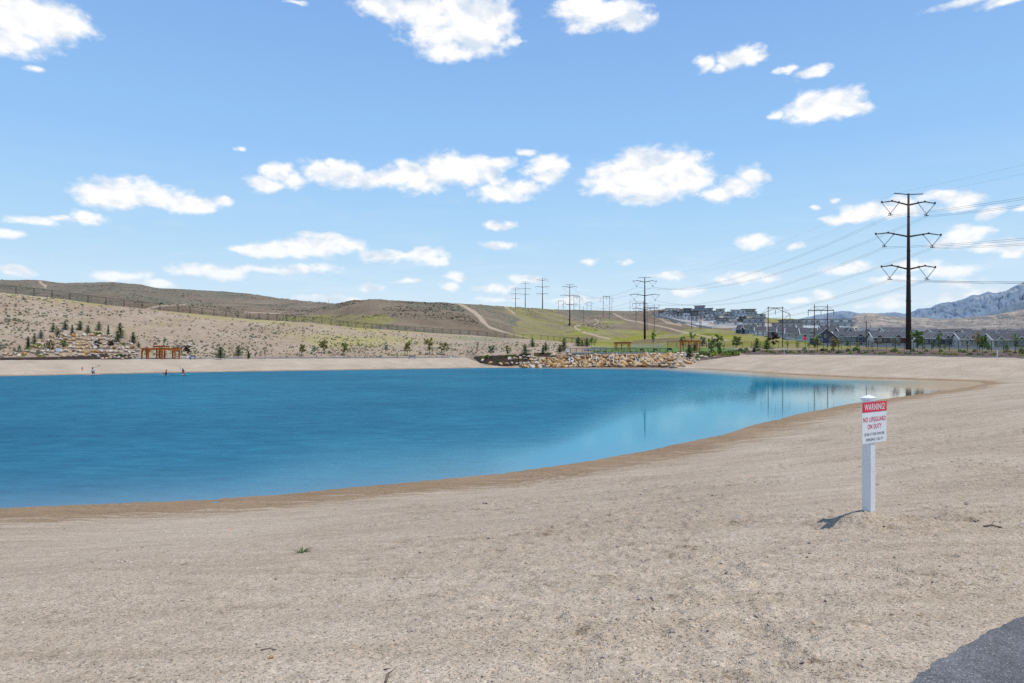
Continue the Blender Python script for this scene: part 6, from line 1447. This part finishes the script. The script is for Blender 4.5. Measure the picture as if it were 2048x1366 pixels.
# clouds: (centre u, centre row, half width, half height, weight) in sight-line units, turned into azimuth and elevation
CL = [(40,40,105,52,1),(105,45,75,38,1),(20,85,60,28,1),(130,60,50,25,.9),(45,15,60,30,1),
      (780,8,62,32,1),(850,20,70,40,1),(930,30,88,52,1),(960,70,60,38,1),(890,100,50,22,.9),(870,70,60,30,.9),(990,25,40,32,.9),
      (1030,85,22,11,.55),(1160,12,60,22,.95),(1200,30,75,30,.95),(1260,35,45,22,.85),(1235,15,55,18,.9),
      (1410,130,18,15,.85),(1440,138,18,7,.6),(1465,118,28,18,.9),(1490,108,30,17,.95),(1515,112,18,8,.5),
      (1580,138,22,7,.5),(1622,143,26,9,.8),(1620,215,38,28,.95),(1670,208,55,26,1),(1710,212,34,16,.95),(1630,228,40,14,.9),(1560,228,22,7,.4),
      (1300,354,95,42,1),(1225,368,60,22,1),(1230,345,48,24,1),(1290,330,58,34,1),(1350,330,60,34,1),(1390,345,34,30,.95),(1250,375,62,20,.95),(1300,388,70,19,.95),(1370,370,45,20,.9),(1280,310,30,16,.9),
      (1440,388,32,15,.85),(1475,370,38,22,.95),(1500,352,34,18,.9),
      (525,368,34,14,.9),(555,345,32,17,.8),(585,362,26,18,.8),(540,340,16,14,.6),
      (640,342,38,20,.95),(690,348,48,24,.95),(670,330,28,10,.8),(730,358,44,18,.9),(790,352,44,20,.85),(840,358,54,26,.95),(890,340,58,32,1),(930,345,50,30,.95),(965,330,44,20,.85),(985,350,22,24,.8),(1000,322,32,14,.7),(820,340,40,16,.8),(1050,308,22,8,.35),
      (1010,385,58,19,.95),(1050,375,30,14,.8),(1092,345,34,28,.95),(1110,332,26,18,.85),(1085,325,22,10,.7),
      (215,388,58,27,1),(250,380,68,28,1),(300,390,66,24,.95),(240,362,30,14,.8),(360,405,54,18,.9),(400,410,44,15,.8),(445,405,26,10,.5),
      (178,438,32,13,.85),(60,442,60,7,.45),(10,466,45,7,.5),(30,543,34,8,.8),(120,440,40,6,.3),
      (640,492,66,22,.85),(600,500,72,15,.85),(690,490,44,14,.8),(530,500,66,15,.75),(490,498,46,8,.6),(640,472,50,8,.55),(760,512,58,14,.65),(850,512,42,17,.8),(870,522,30,8,.7),(800,515,52,9,.6),
      (400,540,72,13,.75),(450,548,58,10,.65),(480,538,52,8,.5),(620,537,80,9,.55),(560,540,52,7,.45),
      (235,552,56,11,.75),(310,568,44,8,.7),(640,596,60,7,.6),(748,573,36,8,.75),(900,572,24,6,.7),(915,552,22,8,.8),(700,600,42,7,.5),
      (1002,452,30,8,.85),(990,490,38,8,.45),(1515,482,40,11,.85),(1600,491,20,6,.65),(1185,524,22,7,.35),(1340,553,36,9,.7),(1050,560,44,9,.5),(990,575,42,8,.5),
      (1500,554,58,14,.75),(1450,562,42,9,.5),(1540,556,34,10,.5),(1640,590,32,10,.65),(1590,600,40,7,.4),
      (1720,428,48,17,.95),(1755,420,38,15,.85),(1690,438,38,9,.8),(1800,400,44,10,.7),(1800,418,60,15,.75),(1890,393,58,10,.75),(1930,400,48,10,.7),(1910,416,30,9,.75),(1980,425,26,13,.7),(1965,432,18,8,.5),
      (1925,475,50,18,.95),(1955,466,32,13,.9),(1880,486,28,8,.6),(2010,490,50,13,.85),(2040,500,40,14,.85),(2030,510,30,7,.7),(2040,416,20,8,.6),
      (1700,535,70,13,.6),(1830,530,60,12,.5),(1900,545,70,14,.5),(1790,560,70,10,.45),(1930,570,70,13,.6),(1980,580,50,8,.5),(1780,603,44,13,.8),(1900,598,55,10,.7),(1960,592,40,8,.5),
      (1760,608,50,7,.6),(1370,585,50,9,.4),(1150,600,60,8,.4),(1010,598,60,8,.35),(820,560,40,5,.2),(2010,3,60,7,.8),(1960,-3,120,8,.7),(1900,400,60,14,.3),
      (480,296,16,5,.25),(60,140,18,5,.3),(590,3,30,4,.3),(1250,524,14,4,.25),(1665,405,16,6,.25),(1633,416,9,5,.35)]
cur = None
for (u, y, rw, rh, wt) in CL:
    a, e = ae(u, y); a1, e1 = ae(u+rw, y); _, e2 = ae(u, y-rh)
    ra = abs(a1-a)*1.22+.25; re = abs(e2-e)*1.2+.16
    q = N(nt, 'ShaderNodeVectorMath', operation='MULTIPLY_ADD'); L(nt, pw, q.inputs[0]); q.inputs[1].default_value = (1/ra, 1/re, 0); q.inputs[2].default_value = (-a/ra, -e/re, 0)
    ln = N(nt, 'ShaderNodeVectorMath', operation='LENGTH'); L(nt, q.outputs[0], ln.inputs[0])
    v = math_(nt, 'MULTIPLY_ADD', ln.outputs['Value'], -1., .60+.40*wt)      # cone, higher for denser clouds
    cur = v if cur is None else math_(nt, 'SMOOTH_MAX', cur, v, .16)
field = cur
n1 = noise(nt, .34, 4, .5, mpn.outputs[0], .3)
n3 = noise(nt, .95, 8, .56, mpn.outputs[0], .15)
n2 = noise(nt, .34, 4, .5, None, .3)
mps = N(nt, 'ShaderNodeMapping'); mps.inputs['Location'].default_value = (-.4, -1.1, 0); mps.inputs['Scale'].default_value = (1, 1.55, 1); L(nt, dirv, mps.inputs['Vector']); L(nt, mps.outputs[0], n2.inputs['Vector'])
dens = math_(nt, 'MULTIPLY_ADD', field, 1.9, math_(nt, 'MULTIPLY_ADD', n1.outputs[0], .7, -.35))
dens = math_(nt, 'ADD', dens, math_(nt, 'MULTIPLY_ADD', n3.outputs[0], 1.9, -.95-.20))
cm = N(nt, 'ShaderNodeMapRange', interpolation_type='SMOOTHSTEP'); cm.inputs[1].default_value = -.30; cm.inputs[2].default_value = .95; L(nt, dens, cm.inputs[0])
low = ramp(nt, [(0, (.5, .5, .5)), (.2, (.8, .8, .8)), (.4, (1, 1, 1))], math_(nt, 'DIVIDE', eldeg, 25., clamp=True)).outputs[0]
# thin veils low over the horizon
mpw = N(nt, 'ShaderNodeMapping'); mpw.inputs['Scale'].default_value = (.10, .55, 1); L(nt, dirv, mpw.inputs['Vector']); nv = noise(nt, 1., 6, .6, mpw.outputs[0], .4)
veil = math_(nt, 'MULTIPLY', ramp(nt, [(.48, (0,0,0)), (.72, (.28,.28,.28))], nv.outputs[0]).outputs[0], ramp(nt, [(0, (1,1,1)), (.5, (.5,.5,.5)), (1, (0,0,0))], math_(nt, 'DIVIDE', eldeg, 16., clamp=True)).outputs[0])
cmask = math_(nt, 'MAXIMUM', math_(nt, 'MULTIPLY', cm.outputs[0], low, clamp=True), veil)
shade = math_(nt, 'SUBTRACT', n2.outputs[0], n1.outputs[0])
shf = math_(nt, 'ADD', math_(nt, 'MULTIPLY_ADD', shade, -3.4, .66), math_(nt, 'MULTIPLY_ADD', n3.outputs[0], .7, -.35), clamp=True)
ccol = ramp(nt, [(.0, (.70, .79, .90)), (.42, (.87, .91, .965)), (.75, (1.02, 1.02, 1.02))], shf).outputs[0]
final = mixc(nt, cmask, base, ccol)
L(nt, final, bg.inputs['Color']); bg.inputs['Strength'].default_value = 1.
w.cycles.sampling_method = 'MANUAL'; w.cycles.sample_map_resolution = 512

# ------------------------------------------------------------------ camera
cd = bpy.data.cameras.new('camera'); co = bpy.data.objects.new('camera', cd); C.objects.link(co)
co.location = (0, 0, CZ); co.rotation_euler = (math.pi/2, 0, 0)
cd.lens = 24; cd.sensor_width = 36; cd.shift_y = (HR-683)/2048; cd.clip_start = .05; cd.clip_end = 60000
SC.camera = co
SC.view_settings.view_transform = 'Standard'; SC.view_settings.look = 'None'; SC.view_settings.exposure = 0
SC.render.engine = 'CYCLES'; SC.cycles.max_bounces = 5; SC.cycles.transparent_max_bounces = 12; SC.cycles.use_denoising = False
SC.cycles.sample_clamp_indirect = 4; SC.cycles.caustics_reflective = False; SC.cycles.caustics_refractive = False
